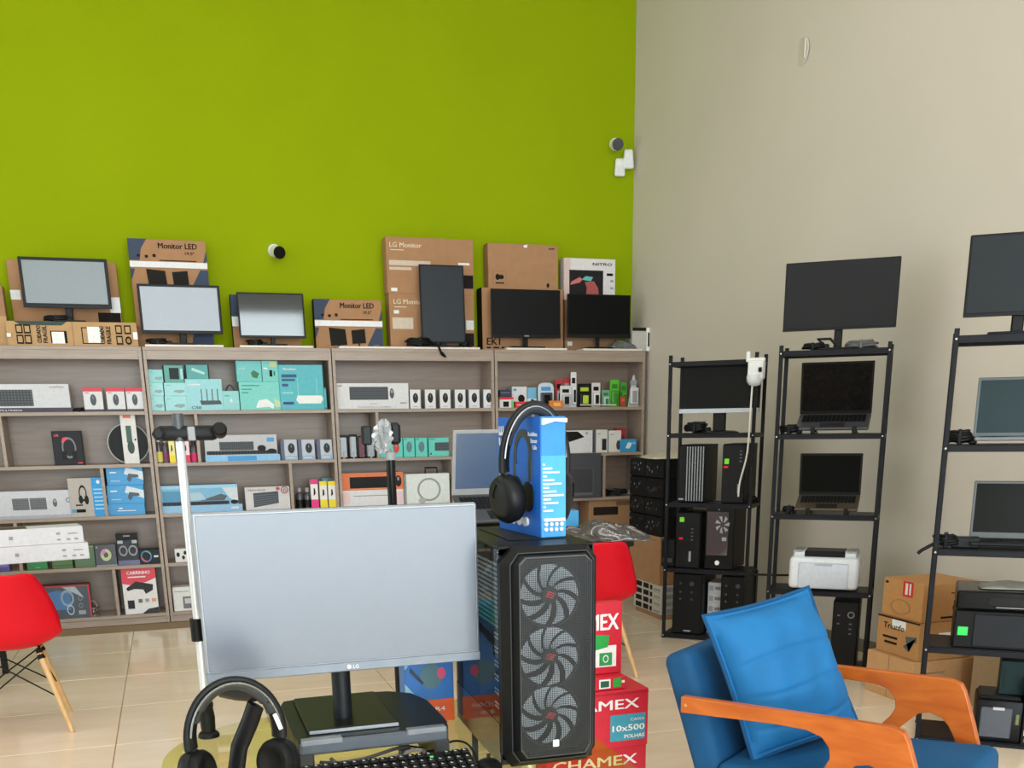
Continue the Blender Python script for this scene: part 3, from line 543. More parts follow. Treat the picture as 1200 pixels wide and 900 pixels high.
# --- second row
on_shelf('headset_box', 'black headset box with grey and red headphones picture', 'box', 62, 97, 505, 2, .1, C(52, 52, 58, .5), [('o', .3, .2, .78, .82, C(120, 120, 128, .5), .8), ('r', .28, .16, .44, .42, C(36, 36, 42, .5)), ('r', .62, .16, .78, .42, C(36, 36, 42, .5)), ('p', [(.3, .66), (.36, .8), (.5, .83), (.5, .74), (.4, .7)], C(224, 70, 90, .5)), ('t', 'G8', .08, .84, .1, C(224, 90, 100, .5), .15), ('r', .78, .05, .95, .08, RED)])
pad = thing('mouse_pad', 'round black mouse pad with wrist rest behind the tall white pack', 'mouse pad', onY(153, 541, 8.49))
pad.location.z = SZ[2]
MB().prism([(.15*math.cos(2*math.pi*i/32), .15+.15*math.sin(2*math.pi*i/32)) for i in range(32)], lambda u, v, q: (u, q, v), 0, .012).build('pad', BLACK, pad)
MB().tube([(.147*math.cos(2*math.pi*i/40), -.001, .15+.147*math.sin(2*math.pi*i/40)) for i in range(40)], .004, 6, closed=True).build('rim', C(190, 190, 186, .4), pad)
on_shelf('mouse_pad_pack', 'tall narrow white pack with dark green printed bottle shape', 'package', 143, 161, 484.5, 2, .03, C(222, 218, 218, .5), [('r', .3, .42, .66, .76, C(58, 90, 78, .5)), ('e', .3, .2, .76, .46, C(44, 62, 60, .5), 'printed_disc'), ('r', .2, .91, .7, .98, C(226, 110, 80, .5)), ('e', .8, .46, .92, .5, INK)], setback=.04, group=None)
def bottle(label, x, yt, row, liq, capm, r=.03, setback=.06, group='ink bottles'):
    P = onY(x, yt, 8.40+setback); h = P.z-SZ[row]; t = thing('ink_bottle', label, 'bottle', (P.x, 8.40+setback, SZ[row]), 0, group)
    MB().lathe([(r, 0), (r, h*.62), (r*.9, h*.68), (r*.45, h*.76), (r*.42, h*.8)], 16).build('body', C(70, 66, 70, .15), t, smooth=40)
    MB().lathe([(r*1.02, h*.04), (r*1.02, h*.42)], 16).build('ink_label', liq, t, smooth=40)
    MB().lathe([(r*.5, h*.78), (r*.5, h*.96), (r*.2, h)], 12).build('cap', capm, t, smooth=40)
bottle('clear ink bottle with yellow label at the left end', 184.5, 511, 2, C(216, 206, 90, .5), C(180, 180, 180, .3))
bottle('ink bottle with dark magenta label beside the yellow one', 192, 512, 2, C(120, 50, 90, .5), C(150, 150, 150, .3))
bottle('magenta ink bottle right of the pink ink box', 226, 515, 2, C(196, 30, 90, .5), C(60, 50, 60, .3))
ink = lambda m: [('r', 0, 0, 1, .3, m), ('r', 0, .84, 1, 1, m), ('p', [(.35, .42), (.62, .5), (.58, .68), (.4, .7)], INK)]
on_shelf('ink_box', 'tall yellow and white ink box behind the white pole', 'box', 198, 205, 512.5, 2, .05, C(236, 226, 150, .5), ink(YE))
on_shelf('ink_box', 'tall pink and white ink box beside the white pole', 'box', 213, 222, 512.5, 2, .05, C(240, 214, 224, .5), ink(C(228, 36, 84, .5)))
kb2 = on_shelf('keyboard_box', 'grey keyboard and mouse box with light blue front strip', 'box', 240, 325, 509.5, 2, .16, C(192, 192, 198, .5), [('r', -.005, 0, 1.03, .24, C(140, 196, 236, .5)), ('r', .3, .02, .7, .2, LB), ('k', .02, .26, .99, .4, BLACK, KD, 22, 2), ('k', .2, .42, .67, .74, KD, KK, 16, 4), ('e', .72, .36, .84, .6, BLACK, 'printed_mouse'), ('e', .86, .3, .98, .46, BLACK, 'printed_mouse'), ('r', .86, .72, .96, .88, LB)])
for i, (a, b) in enumerate(((329.5, 348.5), (350, 369), (372, 389.5))):
    on_shelf('mouse_box', ords[i]+' of three grey-blue mouse boxes, second shelf', 'box', a, b, 515, 2, .1, C(186, 192, 206, .5), [('r', 0, 0, .2, 1, C(86, 96, 120, .5)), *mouse_print(.42, .32, .84, .82, C(50, 54, 60, .4)), ('r', .2, 0, 1, .2, C(150, 176, 206, .5)), ('r', .3, .08, .8, .12, WHITE)], group='grey-blue mouse boxes')
BAGM = C(52, 50, 54, .15, spec=.8, var=.3, scale=30)
for i, (a, b, y) in enumerate(((397, 408, 510), (409, 419, 509), (419.5, 428.5, 511), (429, 440, 509))):
    q = on_shelf('toner_pack', ['first', 'second', 'third', 'fourth'][i]+' dark bagged cartridge from the left, beside the teal mouse boxes', 'package', a, b, y, 2, .08, BAGM, [('r', .1, .1, .25, .85, C(120, 118, 122, .3)), ('r', .4, .0, .6, .3, C(150, 150, 154, .3)), ('r', .0, .9, 1, 1, BLACK)] if i != 2 else [('r', .2, .05, .8, .95, C(96, 20, 44, .4))], group='dark bagged cartridges', r=.012)
for i, (a, b, lab, pr) in enumerate(((443, 472, 'wide teal mouse box with blue and red mouse pictures', [*mouse_print(.1, .25, .36, .75, C(50, 90, 190, .5)), *mouse_print(.6, .22, .86, .76, C(200, 60, 60, .5))]), (473, 486, 'left of two narrow teal boxes with grey mouse picture', mouse_print(.25, .25, .75, .8, C(84, 120, 130, .5))), (487, 501, 'right of two narrow teal boxes with grey mouse picture', mouse_print(.25, .25, .75, .8, C(84, 120, 130, .5))), (502.5, 526, 'teal numeric keypad box partly behind the laptop', [('k', .3, .3, 1, .75, KD, KK, 8, 4), ('e', .06, .1, .14, .2, INK)]))):
    on_shelf('mouse_box', lab, 'box', a, b, 513, 2, .1, C(92, 200, 186, .45), pr+[('r', .05, .9, .3, .95, C(50, 140, 135, .5))], group='teal mouse boxes')
on_shelf('keyboard_box', 'white box with black angled keyboard at the right shelf', 'box', 640, 694.5, 504.5, 2, .14, C(214, 212, 214, .5), [('p', [(.0, .55), (.0, .95), (.68, .95), (.82, .7), (.5, .5)], INK, 'printed_keyboard'), ('e', .84, .82, .9, .92, GREYP)])
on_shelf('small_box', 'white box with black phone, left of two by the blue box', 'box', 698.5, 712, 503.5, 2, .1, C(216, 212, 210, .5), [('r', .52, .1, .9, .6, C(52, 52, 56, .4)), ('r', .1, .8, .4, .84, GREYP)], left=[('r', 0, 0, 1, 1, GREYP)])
on_shelf('small_box', 'white box with dark earphone, right of two by the blue box', 'box', 713.5, 728, 504.5, 2, .1, C(218, 214, 212, .5), [('e', .6, .1, .95, .55, C(70, 60, 56, .4)), ('r', .1, .8, .4, .84, GREYP)])
on_shelf('small_box', 'small bright blue box with white gadget, right end second shelf', 'box', 727.5, 746, 514.5, 2, .08, C(42, 146, 200, .5), [('p', [(.3, .3), (.45, .75), (.7, .7), (.62, .4), (.5, .25)], WHITE), ('r', .75, .6, .92, .75, C(120, 200, 230, .5))], setback=.01)
on_shelf('small_box', 'small red packet standing behind the bright blue box', 'box', 722, 733, 502, 2, .06, C(184, 36, 44, .5), [('r', .2, .5, .8, .7, C(120, 20, 30, .5))], setback=.16)
# --- third row
on_shelf('keyboard_box', 'long silver keyboard and mouse box at the left end, third shelf', 'box', -22, 84, 575.5, 3, .15, C(198, 198, 206, .4), [('k', .34, .32, .72, .74, C(84, 86, 92, .5), C(110, 112, 118, .5), 16, 5), ('r', .525, .3, .535, .76, C(198, 198, 206, .4)), *mouse_print(.79, .4, .84, .7, C(90, 92, 98, .5)), ('o', .94, .55, 1, .72, C(90, 92, 110, .5), .7), ('r', 0, 0, 1, .12, C(170, 170, 182, .4))])
on_shelf('headset_box', 'grey and blue headset box with black headphones picture', 'box', 81, 123, 560, 3, .11, C(178, 170, 164, .5), [('r', .66, 0, 1, 1, C(30, 148, 218, .5)), ('o', .28, .4, .5, .82, BLACK, .72), ('e', .26, .34, .38, .56, BLACK), ('e', .42, .32, .54, .56, BLACK), ('r', .16, .29, .36, .325, BLACK), ('r', .04, .12, .14, .2, C(30, 148, 218, .5)), ('r', .16, .12, .42, .2, INK), ('e', .8, .84, .9, .94, WHITE), *[('r', .7, .68-.1*i, .7+.06*(4+(i*7) % 3), .72-.1*i, C(150, 206, 236, .5)) for i in range(6)]], setback=.01)
z = SZ[3]
for i, (yt, lab) in enumerate(((590, 'bottom blue box of three in the narrow compartment'), (568.5, 'middle blue webcam box of three in the narrow compartment'), (546.5, 'top blue webcam box of three in the narrow compartment'))):
    q = on_shelf('webcam_box', lab, 'box', 126.5-i, 170-i*1.2, yt, 3, .15, C(64, 152, 212, .45), ([('r', .25, .35, .75, .42, WHITE), ('r', .3, .55, .4, .65, WHITE)] if i == 0 else [('p', [(.48, .6), (.55, .95), (1, .7), (1, .25), (.8, .4)], C(206, 216, 226, .4)), ('p', [(.55, .3), (.6, .62), (.86, .55), (.88, .4), (.7, .4), (.62, .15)], C(60, 66, 76, .4), 'printed_webcam'), ('r', .1, .65, .28, .72, WHITE), ('r', .1, .2, .36, .26, LB2)]), zb=z, group='blue webcam boxes'); z = top_z(q)
on_shelf('keyboard_box', 'long light blue keyboard box behind the white pole', 'box', 188, 279, 568.5, 3, .15, C(120, 176, 212, .45), [('r', -.005, 0, 1.05, .26, C(142, 186, 222, .45)), ('r', 0, .88, 1, 1, C(150, 200, 228, .45)), ('p', [(.03, .4), (.03, .8), (.36, .8), (.3, .4)], C(70, 140, 180, .45)), ('k', .02, .27, .88, .4, BLACK, KD, 22, 2), ('p', [(.5, .42), (.78, .66), (.86, .58), (.82, .42)], C(74, 82, 90, .45)), ('p', [(.34, .44), (.38, .72), (.52, .74), (.58, .46)], C(170, 196, 210, .45)), ('p', [(.8, .88), (1, .88), (1, .4), (.9, .46)], C(206, 214, 222, .45)), ('e', .9, .27, 1.0, .42, BLACK, 'printed_mouse'), ('r', .9, .1, 1, .16, WHITE)])
on_shelf('keyboard_box', 'white compact keyboard box with red swirl emblem', 'box', 287.5, 340, 570.5, 3, .14, C(208, 204, 206, .5), [('p', [(.18, .12), (.18, .74), (.74, .8), (.74, .28)], C(54, 60, 72, .5), 'printed_keyboard'), *[('p', [(.2, .2+.1*i), (.2, .25+.1*i), (.72, .335+.09*i), (.72, .3+.09*i)], C(84, 92, 104, .5)) for i in range(5)], ('t', 'TECLADO', .06, .84, .09, INK, .4), ('o', .8, .68, .97, 1, C(150, 60, 70, .5), .75), ('o', .85, .76, .93, .9, C(120, 50, 60, .5), .6), ('e', .69, .84, .78, .98, C(190, 60, 64, .5))], tilt=0)
for i, x in enumerate((350.5, 359.5)):
    bottle(['left', 'right'][i]+' black ink bottle beside the pink ink box, third shelf', x, 571, 3, BLACK, C(160, 160, 160, .3), r=.032)
for a, b, y, m, lab in ((364.5, 373, 562, PK, 'pink and white ink box, left of two yellow ones'), (375, 383.5, 564, YE, 'yellow and white ink box, left of the pair'), (385, 393.5, 564, YE, 'yellow and white ink box, right of the pair')):
    on_shelf('ink_box', lab, 'box', a, b, y, 3, .06, C(236, 232, 232, .5), ink(m), group='ink boxes on the third shelf')
for a, b, y, m, lab in ((366, 372, 561, C(120, 70, 150, .5), 'purple-topped ink box behind the pink one'), (378, 385, 560.5, C(40, 150, 176, .5), 'cyan-topped ink box behind the yellow pair'), (386, 393, 560, C(90, 96, 100, .5), 'grey-topped ink box behind the right yellow box')):
    on_shelf('ink_box', lab, 'box', a, b, y, 3, .06, C(200, 200, 204, .5), ink(m), setback=.12, group='ink boxes on the third shelf')
on_shelf('keyboard_box', 'orange and white keyboard box with black printed keyboard', 'box', 399, 473, 554, 3, .15, C(222, 220, 224, .5), [('r', 0, .48, 1, 1, C(226, 116, 66, .5)), ('k', .15, .54, .82, .88, C(22, 20, 20, .5), C(40, 36, 36, .5), 18, 5), ('r', .14, .515, .83, .53, C(240, 160, 110, .5)), *mouse_print(.87, .56, .97, .9, C(24, 22, 22, .4)), ('r', .03, .1, .14, .4, C(236, 200, 200, .5)), ('r', .86, .06, .98, .4, C(236, 200, 206, .5)), ('r', .2, .3, .8, .32, GREYP)])
hb = on_shelf('headset_box', 'white box with large grey headband picture and carry handle', 'box', 474, 527, 555, 3, .12, C(224, 228, 226, .5), [('o', .28, .08, .8, .86, C(150, 150, 150, .4), .84), ('e', .3, -.0, .46, .2, C(180, 178, 176, .4)), ('r', .0, 0, .045, 1, GREYP)])
hbh = max(v.co.z for v in hb.data.vertices)
MB().tube([(-.0, .05, hbh-.002), (-.0, .05, hbh+.045), (.1, .05, hbh+.045), (.1, .05, hbh-.002)], .008, 6).build('handle', DARK, hb)
on_shelf('carton', 'dark grey box with embossed square filling a third-row compartment', 'box', 645, 704.5, 531.5, 3, .26, C(66, 67, 74, .5), [('r', .25, .1, .85, .68, C(84, 84, 92, .5)), ('r', .27, .12, .83, .66, C(58, 58, 64, .5)), ('r', .27, .06, .83, .12, C(96, 96, 104, .5))], setback=-.01)
coil('cable', 'dark cables and adapters in the narrow right compartment', (onY(725, 578, 8.47).x, 8.5, SZ[3]), .09, .05, .009, DARK, 3, seed=8)
on_shelf('small_box', 'flat grey tray among cables in the narrow right compartment', 'box', 716, 742, 573.5, 3, .14, C(96, 92, 90, .4), [('r', .1, .2, .9, .6, C(150, 148, 146, .4))], setback=.08)
# --- fourth row
on_shelf('small_box', 'purple box at the far left of the fourth shelf', 'box', -6, 11, 652, 4, .1, C(86, 80, 150, .5), [('r', .1, .3, .9, .5, C(130, 124, 190, .5))])
gr = C(226, 226, 214, .5)
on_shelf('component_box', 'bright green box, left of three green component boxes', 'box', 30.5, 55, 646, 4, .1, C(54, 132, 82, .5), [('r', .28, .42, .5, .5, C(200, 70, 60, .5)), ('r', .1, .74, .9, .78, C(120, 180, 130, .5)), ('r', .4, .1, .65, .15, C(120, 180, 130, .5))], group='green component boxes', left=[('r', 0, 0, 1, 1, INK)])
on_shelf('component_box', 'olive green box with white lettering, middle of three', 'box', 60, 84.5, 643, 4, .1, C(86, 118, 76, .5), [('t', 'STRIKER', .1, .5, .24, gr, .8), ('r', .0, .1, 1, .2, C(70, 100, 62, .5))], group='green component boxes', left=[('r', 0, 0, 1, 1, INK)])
on_shelf('component_box', 'grey-green box with short white number, right of three', 'box', 87, 111, 640, 4, .1, C(90, 116, 90, .5), [('t', '1.0', .28, .4, .28, gr, .4), ('r', 0, .96, 1, 1, C(140, 176, 130, .5))], group='green component boxes')
on_shelf('fan_box', 'black cooling fan box with pastel ring picture', 'box', 111.5, 136.5, 638, 4, .08, C(56, 58, 66, .3), [('o', .25, .24, .76, .8, C(190, 200, 150, .5), .45), ('p', [(.27, .52), (.3, .7), (.5, .8), (.5, .62), (.4, .52)], C(200, 130, 190, .5)), ('e', .42, .42, .6, .62, C(70, 70, 76, .5)), ('r', .06, .84, .16, .92, GREYP), ('r', .0, 0, 1, .06, GREYP)])
on_shelf('fan_box', 'tall black hanging pack with two grey fans', 'package', 137, 162.5, 625, 4, .07, C(48, 50, 60, .25), [('r', 0, .78, 1, 1, BLACK), ('r', .35, .9, .65, .94, GREYP), ('o', .08, .28, .48, .62, GREYP, .7), ('o', .52, .28, .94, .62, GREYP, .7), ('r', .05, .68, .3, .78, C(170, 176, 180, .4)), ('r', .72, .68, .95, .78, C(170, 176, 180, .4)), ('r', 0, 0, 1, .14, C(110, 110, 150, .4))], setback=.05)
on_shelf('fan_box', 'low black box with rainbow ring picture, right end', 'box', 163.5, 187.5, 643.5, 4, .1, C(44, 44, 50, .45), [('o', .06, .12, .6, .92, C(70, 130, 190, .5), .78), ('p', [(.08, .4), (.2, .2), (.4, .14), (.42, .2), (.24, .28), (.13, .46)], C(210, 90, 90, .5)), ('p', [(.3, .9), (.5, .84), (.58, .66), (.53, .64), (.46, .77), (.3, .84)], C(120, 190, 120, .5)), ('r', .7, .44, .92, .56, WHITE)])
on_shelf('small_box', 'small white box with dark icons behind the white pole', 'box', 205, 228, 643, 4, .1, C(222, 220, 220, .5), [('e', .08, .4, .25, .75, DARK), ('e', .35, .2, .5, .5, DARK), ('e', .45, .55, .6, .85, DARK), ('e', .7, .3, .85, .6, DARK)])
on_shelf('carton', 'open brown carton low in the rightmost bookcase unit', 'box', 690, 743, 585, 4, .22, CARD3, [('r', .1, .62, .64, .82, C(50, 40, 34, .8)), ('r', .6, .84, .95, .94, C(110, 84, 60, .8))])
# --- bottom row
on_shelf('graphics_card_box', 'dark graphics card box with blue card picture and red edges', 'box', 46, 106.5, 686, 5, .12, C(58, 66, 78, .4), [('p', [(.05, .3), (.05, .75), (.35, .85), (.62, .8), (.6, .25)], C(66, 110, 160, .4), 'printed_card'), ('o', .42, .36, .68, .86, C(130, 150, 170, .4), .7), ('p', [(.4, 1), (.7, 1), (.88, .6), (.7, .75)], C(160, 172, 182, .4)), ('o', .52, .1, .66, .4, C(190, 206, 220, .4), .8), ('o', .76, .52, .84, .66, GREYP, .8), ('o', .76, .3, .84, .44, GREYP, .8), ('r', .74, .1, .88, .22, GREYP), ('r', .97, 0, 1, 1, C(200, 40, 50, .4)), ('r', 0, .95, 1, 1, C(170, 44, 50, .4))])
ov = thing('cable_spool', 'small metal spool of cable beside the graphics card box', 'cable', (onY(110, 718, 8.5).x, 8.5, SZ[5]))
MB().tube([(.03*math.cos(t*.6), .012*math.sin(t*.21), .07+.045*math.sin(t*.6)) for t in range(32)], .006, 6).build('cord', GREYP, ov, smooth=60)
MB().lathe([(.045, 0), (.045, .012), (.02, .02), (.02, .05), (.045, .056), (.045, .066)], 16).build('spool', C(120, 112, 104, .35, metal=.5), ov, smooth=30)
on_shelf('hub_box', 'red and white upright box with black bracket picture, bottom shelf', 'box', 144, 184, 664.5, 5, .12, C(226, 222, 222, .5), [('p', [(0, 1), (1, 1), (1, .76), (.72, .68), (.3, .62), (0, .66)], C(216, 66, 84, .5)), ('t', 'CARRINHO', .16, .85, .1, WHITE, .68), ('r', .18, .78, .7, .805, WHITE), ('p', [(.1, .56), (.4, .7), (.9, .62), (.88, .5), (.66, .42), (.6, .52), (.34, .54), (.14, .5)], C(52, 52, 56, .4), 'printed_bracket'), ('r', .1, .12, .3, .3, C(44, 44, 48, .4)), ('r', .42, .24, .54, .32, C(90, 90, 94, .4)), ('r', .62, .25, .74, .32, C(150, 150, 152, .4)), ('r', .82, .25, .94, .32, C(226, 150, 100, .4)), ('p', [(.5, 0), (.7, .1), (1, .13), (1, 0)], C(56, 56, 60, .4))], setback=.02)
on_shelf('small_box', 'white box with grey device behind the white pole, bottom shelf', 'box', 203, 240, 687.5, 5, .14, C(222, 220, 218, .5), [('r', .3, .1, .9, .6, C(110, 108, 110, .5)), ('r', .36, .3, .6, .52, C(200, 198, 198, .5)), ('r', .05, .8, .5, .83, GREYP)], setback=.02)
# ================================================================== the three black steel racks, set cornerwise along the beige wall
class Rack:
    def __init__(s, A, B, H, zs, depth, label):
        s.A = Vector(A); d = Vector(B)-s.A; s.w = d.length; s.d = d.normalized(); s.n = Vector((-s.d.y, s.d.x)); s.rz = math.atan2(s.d.y, s.d.x); s.zs = zs
        t = thing('metal_rack', label, 'rack', (s.A.x, s.A.y, 0), s.rz, 'black steel racks'); p = .011
        for x in (0, s.w):
            for y in (0, depth):
                q = MB().rbox(x-p, y-p, .006, x+p, y+p, H, .002).build('post', RACKM, t)
                MB().cyl((x, y, 0), (x, y, .008), .014, n=10).build('foot', BLACK, q)
        for z in zs:
            sh = MB().rbox(p, .002, z-.006, s.w-p, depth-.002, z, .001).build('shelf', RACKM, t)
            m = MB()
            for y in (0, depth): m.box(p, y-.009, z-.03, s.w-p, y+.009, z-.004)
            for x in (0, s.w): m.box(x-.009, p, z-.03, x+.009, depth-p, z-.004)
            m.build('shelf_rim', RACKM, sh)
            for x in (0, s.w): MB().cyl((x, -p-.004, z-.015), (x, -p, z-.015), .005, n=8).build('bolt', CHROME, t)
    def at(s, u, y, z): v = s.A+s.d*u+s.n*y; return (v.x, v.y, z)
    def px(s, x, y, back=0.):      # along-the-front coordinate and height of a photo pixel on the plane `back` behind the rack front
        r = ray(x, y); k = (s.A.dot(s.n)+back)/(Vector((r.x, r.y)).dot(s.n)); P = EYEV+r*k
        return (Vector((P.x, P.y))-s.A).dot(s.d), P.z
ZS = [1.87, 1.41, .95, .5, .035]
K1 = Rack((3.234, 6.401), (3.646, 6.003), 1.911, ZS, .27, 'black steel rack nearest the bookcase, holding four computer towers')
K2 = Rack((3.388, 5.319), (3.836, 4.942), 1.90, ZS, .25, 'middle black steel rack with two laptops and a white printer')
K3 = Rack((3.29, 3.80), (3.738, 3.423), 1.864, [1.835, 1.375, .915, .46, .02], .30, 'black steel rack at the right picture edge with a black printer')
def rack_mon(K, row, label, x0, x1, yt, yb, back, **kw):
    xm, ym = (x0+x1)/2, (yt+yb)/2; a = K.px(x0, ym, back)[0]; b = K.px(x1, ym, back)[0]; zt = K.px(xm, yt, back)[1]; zb = K.px(xm, yb, back)[1]
    return monitor(label, K.at((a+b)/2, back+.016, K.zs[row]), b-a, zt-zb, zb-K.zs[row], rz=K.rz, **kw)
# rack one
rack_mon(K1, 1, 'black monitor with silver lower edge on the rack beside the bookcase', 796.5, 891, 427, 484, .06, scrm=scr(15, 16, 16, .25, .15), bez=BLACK, chin=.03, chinmat=SILVER, side=.012, base=(.26, .17), neck=.085, tilt=R(-2), round_base=True)
tagm = COL.objects[-1]
coil('power_cable', 'black cable heap left of the silver-edged monitor stand', K1.at(.16, .1, 1.41), .07, .05, .009, BLACK, 4, rz=K1.rz, seed=3)
def rtower(K, row, label, u0, u1, h, d=.3, y0=.0, **kw):
    return tower(label, K.at((u0+u1)/2, y0, K.zs[row]), u1-u0, d, h, K.rz, **kw)
GST = C(120, 214, 40, .4)
def sticker(fp, x0, x1, z0, z1, m=GST, name='sticker'): MB().rbox(x0, -.0025, z0, x1, .001, z1, .0005).build(name, m, fp)
def ports(fp, x, z, n, dz, m=None):
    for i in range(n): MB().rbox(x-.008, -.002, z-i*dz, x+.008, .002, z-i*dz+.008, .001).build('port', m or C(96, 98, 104, .3), fp)
t, fp = rtower(K1, 2, 'black tower with silver vertical stripes on the rack', .075, .255, .385, .34)
for i in range(7): MB().rbox(-.035+i*.0185, -.004, .012, -.026+i*.0185, .002, .375, .002).build('chrome_stripe', C(150, 154, 160, .25, metal=.7), fp)
sticker(fp, -.085, -.05, .02, .03, GREYP, 'badge')
t, fp = rtower(K1, 2, 'black tower with green sticker right of the striped tower', .375, .53, .39, .34, face=C(26, 26, 28, .4))
sticker(fp, -.062, -.032, .26, .295); sticker(fp, -.066, -.036, .235, .247, RED, 'red_badge'); ports(fp, .045, .34, 4, .022); MB().rbox(.03, -.002, .07, .044, .001, .13, .001).build('brand_strip', GREYP, fp)
t, fp = rtower(K1, 3, 'black tower with green sticker and red badge, lower left on rack', .07, .24, .385, .34, face=C(30, 30, 33, .4))
sticker(fp, -.06, -.028, .32, .352); sticker(fp, -.062, -.034, .2, .214, RED, 'red_badge'); ports(fp, .03, .27, 4, .025); MB().rbox(.01, -.002, .05, .026, .001, .12, .001).build('brand_strip', GREYP, fp)
t, fp = rtower(K1, 3, 'black gaming tower with glass side showing a white fan', .275, .475, .43, .34, face=C(24, 24, 26, .35))
MB().rbox(-.088, -.004, .1, .06, .002, .395, .002).build('glass_window', C(74, 70, 72, .08, spec=.9), fp)
fan = MB()
for i in range(7):
    a = 2*math.pi*i/7; fan.prism([(.02+.05*math.cos(a+o_)*r_, .31+.06*math.sin(a+o_)*r_) for o_, r_ in ((0, .25), (.25, .7), (.3, 1), (-.15, .95), (-.2, .4))], lambda u, v, q: (u, q, v), -.0062, -.005)
fan.build('fan', C(150, 152, 156, .4), fp); MB().rbox(.02, -.006, .2, .05, -.004, .225, .001).build('bracket', GREYP, fp)
MB().cyl((-.008, -.001, .05), (-.008, -.004, .05), .016, n=16).build('emblem', WHITEP, fp); MB().cyl((-.008, -.001, .41), (-.008, -.004, .41), .004, n=8).build('power_button', GREYP, fp)
t, fp = rtower(K1, 3, 'small dark box-shaped computer overhanging the rack left edge', -.045, .055, .19, .2, y0=.04, face=C(38, 40, 36, .5), name='mini_computer')
MB().rbox(-.04, -.002, .03, .03, .001, .06, .001).build('label_strip', C(60, 62, 58, .5), fp)
for k, (u0, u1, lab) in enumerate(((.06, .27, 'large black tower on the bottom shelf, left'), (.40, .575, 'large black tower on the bottom shelf, right'))):
    t, fp = rtower(K1, 4, lab+' of the rack beside the bookcase', u0, u1, .43, .36, face=C(16, 16, 18, .4))
    for cx in (-.05, .03):
        for cz in (.36, .3, .25): MB().cyl((cx, -.003, cz), (cx, .002, cz), .008 if cz < .35 or cx < 0 else .016, n=12).build('knob', C(60, 62, 66, .3), fp)
    MB().rbox(-.02, -.002, .02, .03, .001, .03, .001).build('badge', GREYP, fp)
for i in range(5):
    carton('paper_pack', ['lowest', 'second lowest', 'middle', 'second highest', 'highest'][i]+' white pack stacked between the two bottom-shelf towers', 'package', .1, .2, .072, K1.at(.335, .1, .035+.0725*i), C(196, 196, 198, .5), [('r', .1, .2, .4, .7, GREYP), ('r', .5, .3, .9, .6, C(120, 120, 124, .5))], rz=K1.rz, group='white packs on the bottom rack shelf')
# the white clip-on camera on the rack corner
wc = thing('web_camera', 'white clip-on camera hanging from the top corner of the rack', 'camera', K1.at(.572, -.03, 1.70), K1.rz)
MB().rbox(-.06, -.01, .17, -.035, .012, .215, .004).rbox(-.06, -.01, .15, .06, .02, .175, .004).build('clip', WHITEP, wc)
b = MB().rbox(-.045, -.03, .04, .06, .04, .16, .016, 2).build('body', WHITEP, wc, smooth=40)
MB().lathe([(.008, 0), (.035, .008), (.05, .03), (.053, .055), (.05, .07)], 20, (.0, 0, 0)).build('dome', C(226, 228, 234, .25), wc, smooth=60)
MB().cyl((.03, -.036, .1), (.05, -.034, .1), .015, n=12).build('lens', BLACKG, wc)
a = Vector(K1.at(.56, -.035, 1.74)); e = Vector(K1.at(.50, -.03, 1.0))
cable('cable', 'white cable dropping from the clip-on camera down the rack', [a, a+Vector((-.01, -.01, -.15)), a+Vector((-.02, -.01, -.45)), e+Vector((.005, -.005, .1)), e], .006, C(224, 220, 208, .5))
coil('power_cable', 'black adapter at the right end of the second rack shelf', K1.at(.545, .2, .95), .03, .03, .008, BLACK, 2, rz=K1.rz, seed=6)
# rack two
rack_mon(K2, 0, 'large frameless black monitor on top of the middle rack', 919.5, 1053, 304.5, 386, .1, scrm=scr(36, 36, 39, .4, .15), bez=C(34, 34, 36, .4), chin=.012, side=.004, base=(.2, .17), neck=.045, tilt=R(0))
coil('power_cable', 'black plug and cable left of the middle rack top monitor', K2.at(.17, .06, 1.87), .06, .04, .008, BLACK, 2, rz=K2.rz, seed=9, tail=[(.02, 0, .06), (.09, 0, .06), (.12, 0, .03)])
coil('power_cable', 'grey coiled cable right of the middle rack top monitor stand', K2.at(.43, .07, 1.87), .08, .05, .007, C(92, 92, 90, .5), 3, rz=K2.rz, seed=10, plug=False)
def rack_lap(K, row, label, x0, x1, yt, back, d, open_a, tray, **kw):
    a = K.px(x0, yt, back)[0]; b = K.px(x1, yt, back)[0]; zt = K.px((x0+x1)/2, yt, back)[1]
    w_ = b-a; h_ = (zt-K.zs[row]-.01-d*math.sin(tray))/math.cos(max(0, open_a-tray))
    return laptop(label, K.at((a+b)/2, back-d*math.cos(tray), K.zs[row]+.012), w_, d, h_, K.rz, open_a, tray=tray, **kw)
def lap_stand(K, row, label, u, w_, y0, d, tray):
    t = thing('laptop_stand', label, 'laptop stand', K.at(u, y0, K.zs[row]), K.rz)
    for s in (-1, 1):
        MB().rbox(s*w_*.3-.012, -.012, 0, s*w_*.3+.012, d, .008, .002).build('rail', BLACK, t)
        MB().rbox(s*w_*.3-.012, -.014, .004, s*w_*.3+.012, -.006, .04, .002).build('front_stop', BLACK, t)
        MB().cyl((s*w_*.3, d*.9, .006), (s*w_*.3, d*.75, d*.7*math.sin(tray)+.01), .006, n=8).build('prop', BLACK, t)
lap_stand(K2, 1, 'black folding stand under the dark open laptop on the middle rack', .315, .38, .01, .2, R(22))
rack_lap(K2, 1, 'dark grey open laptop on the second shelf of the middle rack', 941, 1026, 427, .235, .22, R(12), R(22), body=C(66, 66, 70, .4), lidm=C(24, 22, 22, .4), scrm=scr(12, 10, 10, .25, .12), keym=C(28, 28, 30, .5), sidem=C(56, 56, 60, .4))
coil('power_cable', 'black cable heap left of the dark grey laptop', K2.at(.065, .05, 1.41), .05, .04, .008, BLACK, 3, rz=K2.rz, seed=12)
lap_stand(K2, 2, 'black folding stand under the black and wood-toned laptop', .31, .36, .01, .2, R(20))
